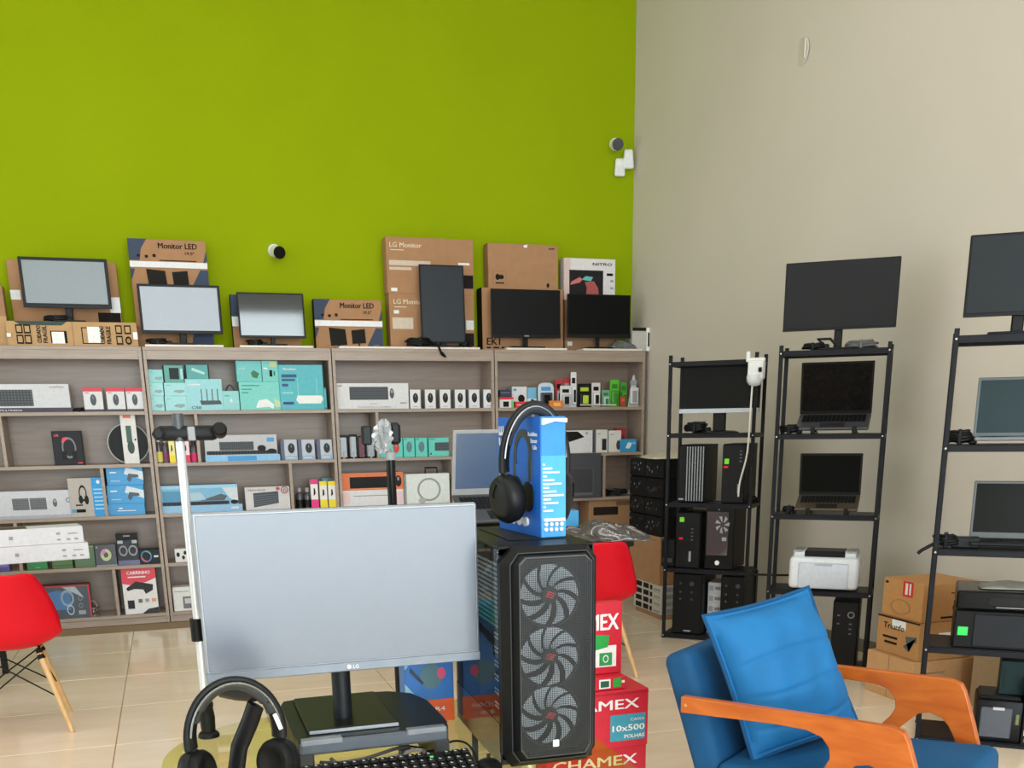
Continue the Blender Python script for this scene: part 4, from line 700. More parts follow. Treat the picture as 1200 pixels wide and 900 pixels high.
rack_lap(K2, 2, 'black open laptop with brown palm rest on the middle rack', 939, 1012, 534, .225, .21, R(12), R(20), body=C(78, 66, 54, .4), lidm=C(40, 42, 44, .35), scrm=scr(12, 15, 15, .25, .12), keym=C(36, 38, 40, .45), sidem=C(50, 48, 46, .4))
coil('power_cable', 'small black cable heap left of the brown palm rest laptop', K2.at(.085, .06, .95), .03, .03, .007, BLACK, 3, rz=K2.rz, seed=13)
pr = thing('printer', 'white laser printer with black paper slot on the middle rack', 'printer', K2.at(.315, -.015, .5), K2.rz); pw, ph = .40, .235
MB().rbox(-pw/2, .0, .012, pw/2, .24, ph*.86, .025, 3).build('body', C(214, 216, 220, .4), pr, smooth=50)
MB().rbox(-pw*.46, .03, ph*.8, pw*.46, .235, ph, .014, 2).build('top_cover', C(206, 208, 212, .4), pr, smooth=50)
MB().rbox(-pw*.29, .025, ph*.84, pw*.29, .2, ph+.002, .004).build('paper_slot', C(24, 24, 26, .4), pr)
for s in (-1, 1): MB().rbox(s*pw*.385-.03, .032, ph*.86, s*pw*.385+.03, .2, ph+.003, .004).build('side_cover', C(150, 152, 154, .45), pr)
dr = MB().rbox(-pw*.36, -.004, .02, pw*.36, .006, ph*.72, .01, 2).build('front_door', C(196, 200, 210, .4), pr, smooth=50)
MB().rbox(-.05, -.006, ph*.65, .05, .002, ph*.70, .002).build('grip', C(170, 174, 182, .4), dr)
cable('cable', 'dark cable leaving the white printer toward the left', [K2.at(.12, .2, .56), K2.at(.02, .24, .55), K2.at(-.1, .3, .54), K2.at(-.28, .34, .53)], .007, BLACK)
t, fp = rtower(K2, 4, 'black rounded tower under the white printer', .385, .535, .41, .24, face=C(20, 20, 22, .35))
MB().tube([(.03+.017*math.cos(2*math.pi*i/16), -.003, .33+.017*math.sin(2*math.pi*i/16)) for i in range(16)], .004, 6, closed=True).build('power_ring', C(120, 122, 126, .3), fp)
ports(fp, .03, .27, 3, .03); ports(fp, -.04, .32, 2, .05)
# rack three
rack_mon(K3, 0, 'large black monitor on the rack cut off by the right picture edge', 1133.5, 1268, 271, 369, .12, scrm=scr(40, 44, 48, .4, .15), bez=C(28, 28, 30, .4), chin=.016, side=.010, base=(.24, .18), neck=.05, tilt=R(0))
rack_lap(K3, 1, 'silver laptop with teal-grey screen on the right rack', 1147, 1262, 446, .22, .20, R(6), R(0), body=C(120, 124, 130, .35), lidm=C(96, 102, 106, .35), scrm=scr(40, 58, 62, .3, .2), keym=C(50, 52, 56, .5), sidem=C(130, 134, 140, .4))
coil('power_cable', 'black cable heap left of the silver laptop', K3.at(.055, .07, 1.375), .05, .04, .008, BLACK, 4, rz=K3.rz, seed=15)
rack_lap(K3, 2, 'black laptop with silver edge on the right rack', 1142, 1258, 569, .22, .20, R(6), R(0), body=C(40, 42, 46, .4), lidm=C(92, 94, 96, .35), scrm=scr(20, 20, 17, .3, .12), keym=C(26, 28, 30, .5), sidem=C(44, 46, 50, .4), chin=.03)
coil('power_cable', 'black cable with plug poking out left of the black laptop', K3.at(.04, .06, .915), .05, .035, .008, BLACK, 4, rz=K3.rz, seed=17, plug=False, tail=[(-.02, -.03, .03), (-.06, -.05, .015), (-.1, -.055, -.01), (-.115, -.056, -.025)])
MB().rbox(-.06, -.03, 0, .06, .03, .05, .006).build('power_adapter', C(44, 46, 48, .4), None, K3.at(.125, .08, .915), (0, 0, K3.rz)); tag(COL.objects[-1], 'dark power adapter brick between cable heap and black laptop', 'adapter')
pb = thing('printer', 'black all-in-one printer with green sticker on the right rack', 'printer', K3.at(.33, -.01, .46), K3.rz); pw, ph = .44, .27
MB().rbox(-pw/2, .02, 0, pw/2, .32, ph*.66, .006).build('body', BLACK, pb)
MB().rbox(-pw/2, .0, ph*.68, pw/2, .33, ph, .008).build('scanner_lid', C(16, 16, 18, .25), pb)
MB().rbox(-pw*.31, .012, .012, pw/2, .024, ph*.6, .003).build('front_tray', C(44, 47, 54, .45), pb)
MB().rbox(-pw*.2, -.003, ph*.76, pw/2-.01, .004, ph*.9, .002).build('control_panel', C(34, 34, 36, .2), pb)
MB().rbox(-pw*.12, -.005, ph*.73, pw/2-.01, .002, ph*.745, .001).build('light_strip', C(150, 150, 150, .3), pb)
MB().rbox(-pw*.46, .016, ph*.22, -pw*.36, .022, ph*.37, .001).build('sticker', C(60, 220, 100, .4), pb)
pp_ = crumple('plastic_sleeve', 'grey plastic sleeve of papers on the black printer', 'paper', K3.at(.36, .15, .731), .3, .2, .03, C(150, 148, 140, .25), rz=K3.rz, seed=3, n=10)
sh = thing('paper_shredder', 'black desktop bin with grey front panel under the black printer', 'bin', K3.at(.345, .01, .02), K3.rz)
MB().rbox(-.1, 0, 0, .1, .24, .2, .012, 2).build('body', BLACK, sh, smooth=40); MB().rbox(-.08, -.004, .02, .055, .004, .165, .004).build('front_panel', C(78, 82, 92, .25), sh)
MB().rbox(-.03, -.006, .155, .02, .002, .168, .002).build('grip', C(190, 192, 196, .3), sh); MB().rbox(-.09, .03, .195, .09, .22, .215, .006).build('top', C(24, 24, 26, .4), sh)
MB().rbox(.07, -.003, .09, .085, .003, .14, .002).build('label_strip', C(120, 120, 80, .5), sh)
zz = .02
for i, hgt in enumerate((.16, .155)):
    q = carton('stabilizer_box', ['lower', 'upper'][i]+' black stabilizer box lettered estabilizador at the right edge', 'box', .16, .2, hgt, K3.at(.525, .0, zz), C(24, 24, 26, .45), [('t', 'estabilizador', .06, .6, .16, WHITE, .9), ('r', .06, .28, .3, .46, WHITEP), ('o', .08, .02, .32, .26, GREYP, .75), ('r', .4, .3, .8, .36, GREYP)] if i == 0 else [('t', 'estabilizador', .06, .38, .16, WHITE, .9), ('r', .06, .08, .26, .26, WHITEP), ('e', .1, .68, .34, .96, C(210, 190, 80, .4)), ('r', .4, .75, .9, .8, GREYP)], rz=K3.rz, group='stabilizer boxes'); zz += hgt
carton('component_box', 'dark green circuit board box standing on the bin under the printer', 'box', .11, .12, .16, K3.at(.39, .08, .2355), C(26, 58, 60, .5), [('r', .1, .2, .2, .8, C(16, 40, 40, .5))], rz=K3.rz)
# cartons on the floor between the middle and the right rack
lab_c = C(206, 160, 112, .8)
c1 = carton('carton', 'lowest brown carton on the floor between the racks', 'box', .42, .38, .235, (3.86, 4.30, 0), C(198, 152, 104, .8), [('r', .08, .7, .5, .74, CARD3), ('r', .45, .1, .75, .3, C(120, 90, 60, .8)), ('r', .66, .12, .76, .26, INK)], left=[('r', .48, 0, .5, 1, CARD3), ('r', .3, .5, .4, .58, INK), ('r', .6, .45, .7, .5, INK), ('r', .3, .2, .6, .24, TAPE)])
c2 = carton('carton', 'middle brown carton with dark tape, between the racks', 'box', .36, .34, .205, (3.86, 4.31, .2365), C(184, 134, 82, .8), [('r', .35, .55, .85, .72, WHITEP, 'shipping_label')], left=[('t', 'Triunfo', .15, .68, .22, INK, .5), ('r', .35, .72, .68, .95, WHITEP, 'shipping_label'), ('r', .15, .42, .5, .48, INK), ('r', .2, .28, .5, .34, INK), ('p', [(.66, .3), (.95, .5), (.95, .62), (.7, .58), (.72, .44), (.8, .2)], C(74, 90, 96, .7)), ('r', 0, .96, 1, 1, INK)])
c3 = carton('carton', 'top brown carton with red sticker, between the racks', 'box', .36, .32, .205, (3.87, 4.32, .443), C(190, 138, 84, .8), [('r', .5, .72, .85, .75, INK), ('e', .62, .82, .72, .92, INK), ('r', .55, .3, .75, .4, INK), ('r', .6, .2, .8, .26, WHITEP), ('r', .35, .08, .85, .13, INK)], left=[('r', .5, .6, .75, 1, C(206, 40, 40, .5), 'red_sticker'), ('r', .56, .65, .62, .95, WHITE), ('r', .66, .65, .7, .95, WHITE), ('o', .22, .1, .72, .5, CARD3, .9), ('r', .05, .86, .12, .92, INK)])
carton('carton', 'tall pale carton with white edge behind the right rack', 'box', .3, .2, .3, (4.12, 4.02, 0), C(176, 150, 116, .8), [('r', .74, 0, 1, 1, C(206, 196, 180, .7)), ('r', .82, .55, .92, .75, INK), ('r', .82, .2, .92, .35, GREYP)])
# pile in the corner beside the first rack
for i in range(4):
    carton('flat_box', ['lowest', 'second lowest', 'second highest', 'highest'][i]+' flat white box with black print in the corner pile', 'box', .36, .5, .055, (3.68, 6.98, .04+.056*i), C(196, 190, 180, .6), [('r', .1, .2, .35, .8, GREYP), ('r', .4, .2, .5, .8, GREYP)], left=[('r', .08, .15, .3, .85, INK), ('r', .36, .15, .55, .85, INK), ('r', .6, .15, .68, .8, INK), ('r', .74, .2, .95, .5, GREYP)], group='flat white boxes in the corner')
carton('carton', 'brown wooden crate base under the flat white boxes in the corner', 'box', .34, .46, .039, (3.68, 7.0, 0), CARD3, [('r', .1, .2, .9, .8, CARD2)])
cb = carton('carton', 'upright brown carton on the flat white boxes in the corner', 'box', .36, .56, .37, (3.68, 7.02, .265), CARD, [('r', .1, .82, .18, .96, INK), ('r', .0, .965, 1, 1, CARD3)])
zc0 = .636
lv = ['lowest', 'second', 'third', 'topmost']
for c in range(2):
    z = zc0
    for i in range(4):
        hgt = (.15, .135, .15, .14)[i]
        t = thing('desktop_computer', '%s black desktop computer showing rear ports in the %s corner column' % (lv[i], ('left', 'right')[c]), 'computer', (3.50, (7.46, 7.165)[c], z), R(-90), 'stacked black desktop computers'); z += hgt+.001
        MB().rbox(-.14, .01, 0, .14, .28, hgt, .004).build('case', C(18, 18, 20, .5), t)
        bp = MB().rbox(-.135, 0, .005, .135, .012, hgt-.005, .003).build('rear_plate', C(30, 30, 33, .45), t)
        rnd = random.Random(i*3+c)
        for k in range(11):
            x = -.11+.022*k; zz2 = rnd.uniform(.25, .7)*hgt
            MB().rbox(x-.006, -.003, zz2, x+.006, .002, zz2+.016, .001).build('port', [C(84, 86, 90, .3), C(44, 46, 50, .3), C(36, 36, 40, .4), C(120, 122, 126, .3), C(70, 30, 34, .4)][rnd.randrange(5)], bp)
crumple('plastic_sheet', 'white plastic sheet draped over the corner computers', 'sheet', (3.66, 7.25, z), .36, .46, .07, C(206, 200, 184, .4), rz=R(-10), seed=11, n=12)

# ================================================================== desks, red chairs
def desk(label, x0, y0, x1, y1, h, m, legm, inset=.03, lw=.018):
    t = thing('desk', label, 'desk', ((x0+x1)/2, (y0+y1)/2, 0)); a, b = (x1-x0)/2, (y1-y0)/2
    MB().rbox(-a, -b, h-.03, a, b, h, .004).build('desk_top', m, t)
    for sx in (-1, 1):
        for sy in (-1, 1): MB().rbox(sx*(a-inset)-lw, sy*(b-.04)-lw, 0, sx*(a-inset)+lw, sy*(b-.04)+lw, h-.03, .003).build('leg', legm, t)
    MB().rbox(-a+inset, b-.05, h*.6, a-inset, b-.035, h-.03, .003).build('modesty_panel', m, t)
desk('dark desk behind the right red chair, under the crumpled bag', 1.5, 5.95, 2.78, 6.62, .75, C(40, 40, 42, .35), BLACK, .42)
desk('dark desk at the left picture edge under the long white boxes', -2.3, 6.35, -1.09, 7.0, .75, C(40, 40, 42, .35), BLACK)
# long white boxes
for i, (dz, off, lab) in enumerate(((.0, .0, 'lower of two long white boxes overhanging the left desk'), (.097, -.02, 'upper of two long white boxes overhanging the left desk'))):
    carton('long_box', lab, 'box', 1.05, .2, .096, (-1.02+off, 6.42, .75+dz), C(214, 214, 222, .5), [('r', .86, .55, .88, .68, GREYP), ('r', .92, .55, .97, .62, GREYP), ('r', .86, .2, .88, .3, GREYP), ('r', .91, .2, .93, .3, GREYP), ('r', .95, .2, .97, .3, GREYP), ('r', .62, .4, .64, .6, GREYP)], rz=R(12), top=[('r', .2, .1, .72, .9, C(84, 74, 70, .6))])
def red_chair(label, loc, rz):
    t = thing('shell_chair', label, 'chair', loc, rz, 'red shell chairs')
    def prof(v):        # side profile: front lip -> seat -> back top (y forward is negative)
        P = [(-.24, .415), (-.21, .44), (-.08, .435), (.05, .425), (.13, .44), (.185, .50), (.21, .60), (.235, .70), (.26, .79), (.268, .825)]
        x = v*(len(P)-1); i = min(int(x), len(P)-2); f = x-i; p0, p1, p2, p3 = P[max(i-1, 0)], P[i], P[i+1], P[min(i+2, len(P)-1)]
        cr = lambda a, b, c, d: .5*((2*b)+(c-a)*f+(2*a-5*b+4*c-d)*f*f+(3*b-a-3*c+d)*f**3)
        return cr(p0[0], p1[0], p2[0], p3[0]), cr(p0[1], p1[1], p2[1], p3[1])
    def f(u, v):
        y, z = prof(v); s = u*2-1
        hw = .205+.035*math.sin(math.pi*min(1, v*1.15))-(.085*max(0, (v-.6)/.4)**1.6)
        if v > .93: hw *= 1-.22*((v-.93)/.07)**2
        if v < .06: hw *= 1-.12*((.06-v)/.06)**2
        k = abs(s)**2.4; b = max(0, min(1, (v-.35)/.3)); seat = 1-b
        return (s*hw, y-.085*k*b*(1-.5*max(0, (v-.7)/.3)), z+.075*k*seat*min(1, v*4)+.03*k*b*(1-max(0, (v-.6)/.4)))
    sh_ = MB().grid(f, 18, 30).build('seat_shell', C(216, 14, 34, .4, spec=.25, var=.02), t, smooth=70)
    md = sh_.modifiers.new('thickness', 'SOLIDIFY'); md.thickness = .007
    feet = {}
    for sx in (-1, 1):
        for sy in (-1, 1):
            a, b = Vector((sx*.12, sy*.11-.02, .40)), Vector((sx*.225, sy*.215, 0)); feet[sx, sy] = (a, b)
            MB().cyl(b, a, .011, .0165, 12).build('leg', LEGW, t, smooth=40)
            MB().cyl(b+(a-b)*.93, a+(a-b)*.06, .02, .012, 10).build('leg_cap', BLACK, t, smooth=40)
    for sx in (-1, 1): MB().cyl(feet[sx, -1][0]+Vector((0, 0, .02)), feet[sx, 1][0]+Vector((0, 0, .02)), .007, n=8).build('seat_rail', BLACK, t)
    for sy in (-1, 1):
        for s in (-1, 1):
            a0 = feet[s, sy][0]+(feet[s, sy][1]-feet[s, sy][0])*.02; b0 = feet[-s, sy][0]+(feet[-s, sy][1]-feet[-s, sy][0])*.55
            MB().cyl(a0, b0, .004, n=6).build('cross_brace', BLACK, t)
    for sx in (-1, 1):
        for s in (-1, 1):
            a0 = feet[sx, s][0]+(feet[sx, s][1]-feet[sx, s][0])*.02; b0 = feet[sx, -s][0]+(feet[sx, -s][1]-feet[sx, -s][0])*.55
            MB().cyl(a0, b0, .004, n=6).build('cross_brace', BLACK, t)
    return t
red_chair('red shell chair with wooden legs at the left picture edge', (-.85, 5.60, 0), R(186))
red_chair('red shell chair with wooden legs behind the red paper boxes', (2.37, 5.64, 0), R(170))
# plastic bag and blue box on the far desk, laptop on its stand
crumple('plastic_bag', 'crumpled clear plastic bag on the far dark desk by the red chair', 'bag', (2.62, 6.18, .75), .66, .40, .11, C(78, 72, 72, .1, spec=1., var=.6, scale=18), rz=R(-8), seed=23, n=48, rough=1.1, fq=2.3)
MB().rbox(-.085, 0, 0, .085, .14, .17, .003).build('small_box', C(70, 168, 226, .45), None, (2.50, 6.42, .75), (0, 0, R(-4))); tag(COL.objects[-1], 'plain light blue box behind the crumpled plastic bag', 'box')
print_on(COL.objects[-1], .17, .14, .17, [('r', .1, .12, .9, .16, LB)])
LX, LY = 1.16, 4.45
desk('small dark table holding the laptop behind the gaming tower', 1.15, 4.16, 1.70, 4.80, .75, C(34, 34, 36, .35), DARK, .04, .012)
ls = thing('laptop_stand', 'black height-adjustable stand under the silver-framed laptop', 'laptop stand', (1.37, 4.42, .75))
MB().rbox(-.13, -.1, 0, .13, .12, .008, .003).build('base_plate', BLACK, ls)
for s in (-1, 1):
    MB().cyl((s*.1, .08, .01), (s*.1, .0, .18), .009, n=8).build('lower_arm', BLACK, ls); MB().cyl((s*.1, .0, .18), (s*.1, .03, .325), .009, n=8).build('upper_arm', BLACK, ls)
    MB().cyl((s*.1-.02, .0, .18), (s*.1+.02, .0, .18), .017, n=14).build('knob', DARK, ls, smooth=40)
    MB().cyl((s*.1-.02, -.08, .275), (s*.1+.02, -.08, .275), .017, n=14).build('knob', DARK, ls, smooth=40)
MB().rbox(-.13, -.15, -.002, .13, .08, .006, .002).xf(Matrix.Translation((0, 0, .315)) @ Matrix.Rotation(R(25), 4, 'X')).build('tray', BLACK, ls)
laptop('silver-framed laptop with blue-grey screen behind the big monitor', (1.37, 4.27, 1.068), .36, .24, .29, 0., R(14), C(60, 62, 66, .4), C(150, 152, 156, .35), scr(70, 92, 124, .22, 1.), C(30, 30, 32, .5), tray=R(25), bezel=.014, chin=.03)
# red paper boxes and reams on the floor
CH = C(206, 30, 52, .45); CHW = C(240, 232, 232, .5)
bx = [('t', 'CHAMEX', .06, .68, .24, CHW, .84)]
q1 = carton('paper_box', 'lower red paper box on the floor beside the tower', 'box', .43, .30, .245, (1.50, 3.52, 0), CH, bx+[('r', .55, .2, .9, .5, C(46, 150, 84, .5)), ('t', 'POLHAS', .6, .3, .08, CHW, .24)])
q2 = carton('paper_box', 'upper red paper box with blue 10x500 label', 'box', .43, .30, .235, (1.495, 3.50, .246), CH, bx+[('r', .62, .12, .97, .58, C(60, 150, 172, .5)), ('t', '10x500', .64, .29, .15, CHW, .32), ('t', 'POLHAS', .76, .16, .09, CHW, .2), ('t', 'CAIXA', .82, .46, .07, CHW, .14), ('r', .0, .94, 1, .955, C(160, 20, 40, .5))])
q3 = carton('paper_ream', 'flat red ream lying on the upper red paper box', 'ream', .30, .21, .05, (1.47, 3.52, .482), CH, [('r', .62, .15, .78, .88, WHITEP), ('r', .64, .25, .76, .75, C(40, 90, 70, .5)), ('r', .82, .2, .93, .9, C(46, 160, 60, .5)), ('r', .94, .5, .98, .7, CHW)])
carton('paper_ream', 'red paper ream standing upright on the flat ream', 'ream', .30, .05, .285, (1.477, 3.58, .533), CH, [('t', 'CHAMEX', .04, .62, .32, CHW, .9), ('r', .5, .1, .92, .4, CHW), ('p', [(.4, .3), (.8, .38), (.82, .54), (.4, .58)], C(40, 160, 70, .5)), ('r', .68, .12, .86, .3, C(46, 150, 74, .5)), ('o', .73, .16, .81, .27, WHITE, .7)])

# ================================================================== the glass table in front
def rrect(x0, y0, x1, y1, r, n=10):
    out = []
    for cx, cy, a0 in ((x1-r, y1-r, 0), (x0+r, y1-r, 90), (x0+r, y0+r, 180), (x1-r, y0+r, 270)):
        for i in range(n+1): a = R(a0+90*i/n); out.append((cx+r*math.cos(a), cy+r*math.sin(a)))
    return out
XY = lambda u, v, t: (u, v, t)
gt = thing('glass_table', 'glass-topped table with rounded corners under monitor and tower', 'table', (.42, 1.95, 0))
MB().prism([(x-.42, y-1.95) for x, y in rrect(-.085, 1.25, .925, 2.665, .33)], XY, .742, .752).build('glass_top', mat_glass('table_glass', (150, 160, 90), (246, 245, 214), .02, .97), gt, smooth=30)
for x, y in ((.12, 1.5), (.74, 1.5), (.2, 2.2), (.74, 2.15)): MB().cyl((x-.42, y-1.95, 0), (x-.42, y-1.95, .735), .02, n=14).build('leg', CHROME, gt, smooth=40); MB().cyl((x-.42, y-1.95, .734), (x-.42, y-1.95, .742), .03, n=14).build('mounting_disc', CHROME, gt, smooth=40)
for x, y in ((.16, .25), (.74, .2)): MB().cyl((x-.42, -.45, .12), (x-.42, y, .12), .012, n=10).build('stretcher', CHROME, gt)
TT = .752
# monitor riser
rs = thing('monitor_riser', 'black plastic monitor riser with sheen along the front edge on the glass table', 'monitor stand', (.367, 2.27, TT))
out = [(-.165, -.175), (.165, -.175), (.172, -.12), (.172, .05), (.15, .13), (.10, .17), (.03, .18), (-.12, .175), (-.16, .165), (-.17, .13), (-.17, -.12)]
RZ = .098
MB().prism(out, XY, RZ-.03, RZ).build('riser_top', C(34, 36, 36, .42), rs)
fe = MB().rbox(-.163, -.182, RZ-.034, .165, -.168, RZ-.002, .006).build('front_edge', C(74, 80, 90, .35), rs)  # grey-blue sheen put into the colour of the black front edge
for s in (-1, 1): MB().rbox(s*.115-.045, -.185, RZ-.012, s*.115+.045, -.16, RZ+.0015, .003).build('sheen_strip', C(120, 124, 132, .35), fe)  # paler strips painting the sheen on the black plastic
for s in (-1, 1):
    MB().rbox(s*.15-.016, -.17, 0, s*.15+.016, .12, RZ-.03, .004).build('side_leg', C(26, 28, 30, .45), rs)
    MB().rbox(s*.15-.017, -.176, .005, s*.15+.017, -.166, RZ-.03, .003).build('leg_cover', C(50, 54, 62, .4), rs)
# the big silver monitor
bm_ = thing('monitor', 'large silver monitor with blank screen reflecting pale daylight on the black riser', 'monitor', (.328, 2.215, TT+RZ))
zl, zh, xl, xr, yf = .981-TT-RZ, 1.332-TT-RZ, .030-.328, .6265-.328, 2.15-2.215
MB().rbox(xl, yf+.002, zl, xr, yf+.022, zh, .004).rbox(xl*.6, yf+.02, zl+.05, xr*.6, yf+.045, zh-.06, .012).build('housing', C(150, 154, 162, .35, metal=.4), bm_)
MB().rbox(xl+.006, yf-.0005, zl+.022, xr-.006, yf+.004, zh-.006, .001).build('screen', scr(92, 98, 114, .3, 1.), bm_)  # base colour lightened to carry part of the daylight reflection
ch = MB().rbox(xl, yf-.002, zl, xr, yf+.006, zl+.02, .0015).build('chin', C(118, 124, 136, .38, metal=.3), bm_)
MB().cyl((-.0, yf-.0015, zl+.01), (-.0, yf-.0028, zl+.01), .0045, n=14).build('logo_ring', CHROME, ch); text_on(ch, 'LG', (.008, yf-.0022, zl+.006), (1, 0, 0), (0, 0, 1), .011, WHITE)
MB().cyl((-.01, .0, .008), (-.01, .0, zl+.16), .021, n=20).build('neck', C(44, 47, 52, .35, metal=.3), bm_, smooth=40)
MB().rbox(-.10, -.085, 0, .10, .20, .011, .004).build('base', C(30, 31, 30, .35), bm_)
MB().rbox(-.098, -.087, .001, .1, -.083, .009, .001).build('base_edge', C(150, 154, 160, .3, metal=.5), bm_)
# keyboard with separate keys, mouse, cables
kx0, kx1 = .135, .56
kb = thing('keyboard', 'black keyboard with printed keys at the bottom picture edge', 'keyboard', ((kx0+kx1)/2, 1.97, TT), R(-1)); hw = (kx1-kx0)/2
Kt = Matrix.Translation((0, -.08, .012)) @ Matrix.Rotation(R(11), 4, 'X')
MB().rbox(-hw, 0, 0, hw, .155, .02, .005).xf(Kt).build('keyboard_body', C(24, 24, 26, .45), kb)
for s in (-1, 1): MB().rbox(s*(hw-.04)-.012, .045, 0, s*(hw-.04)+.012, .06, .034, .002).build('foot', BLACK, kb)
keyme = MB().rbox(-.0083, -.0083, 0, .0083, .0083, .007, .002).mesh('key', C(30, 30, 32, .4)); legme = MB().box(-.004, -.001, 0, .0015, .0006, .0006).box(-.004, .002, 0, -.001, .0036, .0006).mesh('key_legend', C(190, 190, 190, .5))
for j in range(6):
    for i in range(21):
        x = -hw+.014+i*.0199; y = .02+j*.0225+(.004 if j == 5 else 0)
        if i in (14, 17) and j > 1 and i == 17 and j == 5: continue
        k_ = place('key', keyme, kb); k_.matrix_local = Kt @ Matrix.Translation((x, y, .0195)); l_ = place('key_legend', legme, k_, (0, 0, .0068))
MB().box(.118, .118, .0265, .126, .124, .0272).xf(Kt).build('status_light', C(90, 230, 90, .4), kb)
ms = thing('computer_mouse', 'black computer mouse in front of the gaming tower', 'mouse', (.598, 2.01, TT), R(-20))
def mf(u, v):
    a = 2*math.pi*u; p = v*math.pi/2; r = math.cos(p)**.8 if v < 1 else 0
    return (.033*r*math.cos(a)*(1+.08*math.sin(a)), .056*r*math.sin(a), .001+.036*math.sin(p)**.8*(1-.12*math.sin(a)*r))
MB().grid(mf, 28, 10).build('shell', C(26, 26, 28, .38), ms, smooth=70)
MB().cyl((-.004, .026, .0335), (.004, .026, .0335), .008, n=14).build('scroll_wheel', DARK, ms, smooth=40)
MB().box(-.0006, .0, .036, .0006, .045, .0375).build('button_split', BLACKG, ms)
cable('cable', 'thin black mouse cable arching behind the keyboard', [(.58, 2.02, TT+.02), (.572, 2.06, TT+.055), (.555, 2.11, TT+.055), (.535, 2.17, TT+.03), (.50, 2.22, TT+.012), (.47, 2.26, TT+.008)], .0025, BLACK)
rnd = random.Random(5)
for i in range(4):
    pts = [(.30+.05*math.cos(a*.7+i)+.02*a+rnd.uniform(-.01, .01), 2.10+.022*math.sin(a*.9+i)+rnd.uniform(-.006, .006), TT+.008+.011*i+.012*abs(math.sin(a*.5+i))) for a in range(9)]
    cable('cable', ['lowest black cable', 'dark grey cable', 'pale grey cable', 'topmost dark cable'][i]+' in the bundle under the monitor riser', pts, .0045, (BLACK, DARK, C(150, 146, 142, .5), C(60, 60, 64, .5))[i], group='cable bundle under the riser')
# printed hardware box beside the tower
BL = C(60, 130, 206, .4)
carton('hardware_box', 'blue and orange hardware box with fan picture beside the tower', 'box', .128, .07, .30, (.578, 2.455, TT), C(48, 112, 190, .4),
    [('r', 0, 0, 1, .2, C(226, 92, 44, .45)), ('p', [(0, .2), (.3, .2), (.0, .36)], C(150, 200, 226, .4)), ('e', .3, .3, .78, .52, C(84, 118, 132, .4), 'printed_fan'), ('e', .66, .38, .84, .48, C(214, 80, 120, .4)), ('p', [(.0, .55), (.5, .78), (.55, .74), (.0, .48)], C(130, 190, 230, .4)), ('p', [(.1, .46), (.35, .34), (.38, .36), (.12, .5)], C(20, 40, 70, .4)), ('p', [(.3, .7), (.9, .98), (1, .96), (.36, .64)], C(20, 36, 60, .4)), ('t', 'DDR4', .3, .1, .055, WHITE, .5), ('e', .36, .03, .44, .065, WHITE), ('e', .52, .03, .6, .065, WHITE), ('e', .7, .03, .76, .065, LB)])

# ================================================================== the gaming tower
W2, CD, CHH = .109, .45, .490
tw = thing('gaming_tower', 'black gaming tower with mesh front and three grey fans', 'computer', (.749, 2.02, TT+.004), R(-2))
CB = C(20, 21, 24, .38)
MB().box(-W2, .03, .0, W2, CD, .012).box(-W2, CD-.006, 0, W2, CD, CHH).box(W2-.003, .03, 0, W2, CD, CHH).rbox(-W2, .03, CHH-.008, W2, CD, CHH, .003).box(-W2, .03, 0, -W2+.004, CD, .09).build('case', CB, tw)
MB().rbox(-.055, .12, CHH, .075, .40, CHH+.0025, .001).build('top_filter', C(34, 35, 38, .5), tw)
for sx in (-1, 1):
    for y in (.06, CD-.05): MB().cyl((sx*.08, y, -.004), (sx*.08, y, .002), .015, n=12).build('foot', BLACK, tw)
XZ = lambda u, v, t: (u, t, v)
outer = [(-W2, .03), (-W2+.02, .0), (W2-.02, .0), (W2, .03), (W2, CHH-.03), (W2-.022, CHH), (-W2+.03, CHH), (-W2, CHH-.035)]
inner = [(-W2+.036, .045), (-W2+.05, .025), (W2-.032, .025), (W2-.02, .045), (W2-.02, CHH-.036), (W2-.034, CHH-.022), (-W2+.05, CHH-.022), (-W2+.036, CHH-.036)]
mid = [(-W2+.018, .038), (-W2+.035, .012), (W2-.024, .012), (W2-.01, .038), (W2-.01, CHH-.034), (W2-.026, CHH-.012), (-W2+.036, CHH-.012), (-W2+.018, CHH-.036)]
def loft(rings):
    m = MB(); n = 8
    for poly, y in rings: m.v += [(u, y, v) for u, v in poly]
    for r_ in range(len(rings)-1):
        for i in range(n): m.f.append((r_*n+i, r_*n+(i+1) % n, (r_+1)*n+(i+1) % n, (r_+1)*n+i))
    return m
ff = loft([(outer, .035), (outer, .012), (mid, .0), (mid, .006), (inner, -.012), (inner, .02)]).build('front_frame', CB, tw)
loft([([(u*1.0, v) for u, v in mid], -.0015), ([(u*.985, (v-CHH/2)*.994+CHH/2) for u, v in mid], -.0028), ([(u*.97, (v-CHH/2)*.988+CHH/2) for u, v in mid], .0)]).build('frame_trim', C(78, 80, 86, .3, metal=.4), ff)
loft([([(u*1.015, (v-CHH/2)*1.006+CHH/2) for u, v in inner], -.0125), ([(u*.99, (v-CHH/2)*.997+CHH/2) for u, v in inner], -.0145), ([(u*.975, (v-CHH/2)*.992+CHH/2) for u, v in inner], -.012)]).build('mesh_rim', C(96, 98, 104, .3, metal=.5), ff)
MB().prism(inner, XZ, -.0122, -.0115).build('mesh_panel', mat_mesh('perforated_black_steel', .0042, (30, 30, 33), .32), ff)
MB().prism(inner, XZ, .032, .036).build('inner_plate', C(22, 22, 25, .5), ff)
MB().rbox(-.0, -.0155, .046, .014, -.012, .062, .001).build('sticker', WHITEP, ff)
FR = .0655; fz = [.383, .246, .112]; FB = C(178, 186, 196, .35, var=.06, scale=120)
bl = []; nb = 9
blade = MB()
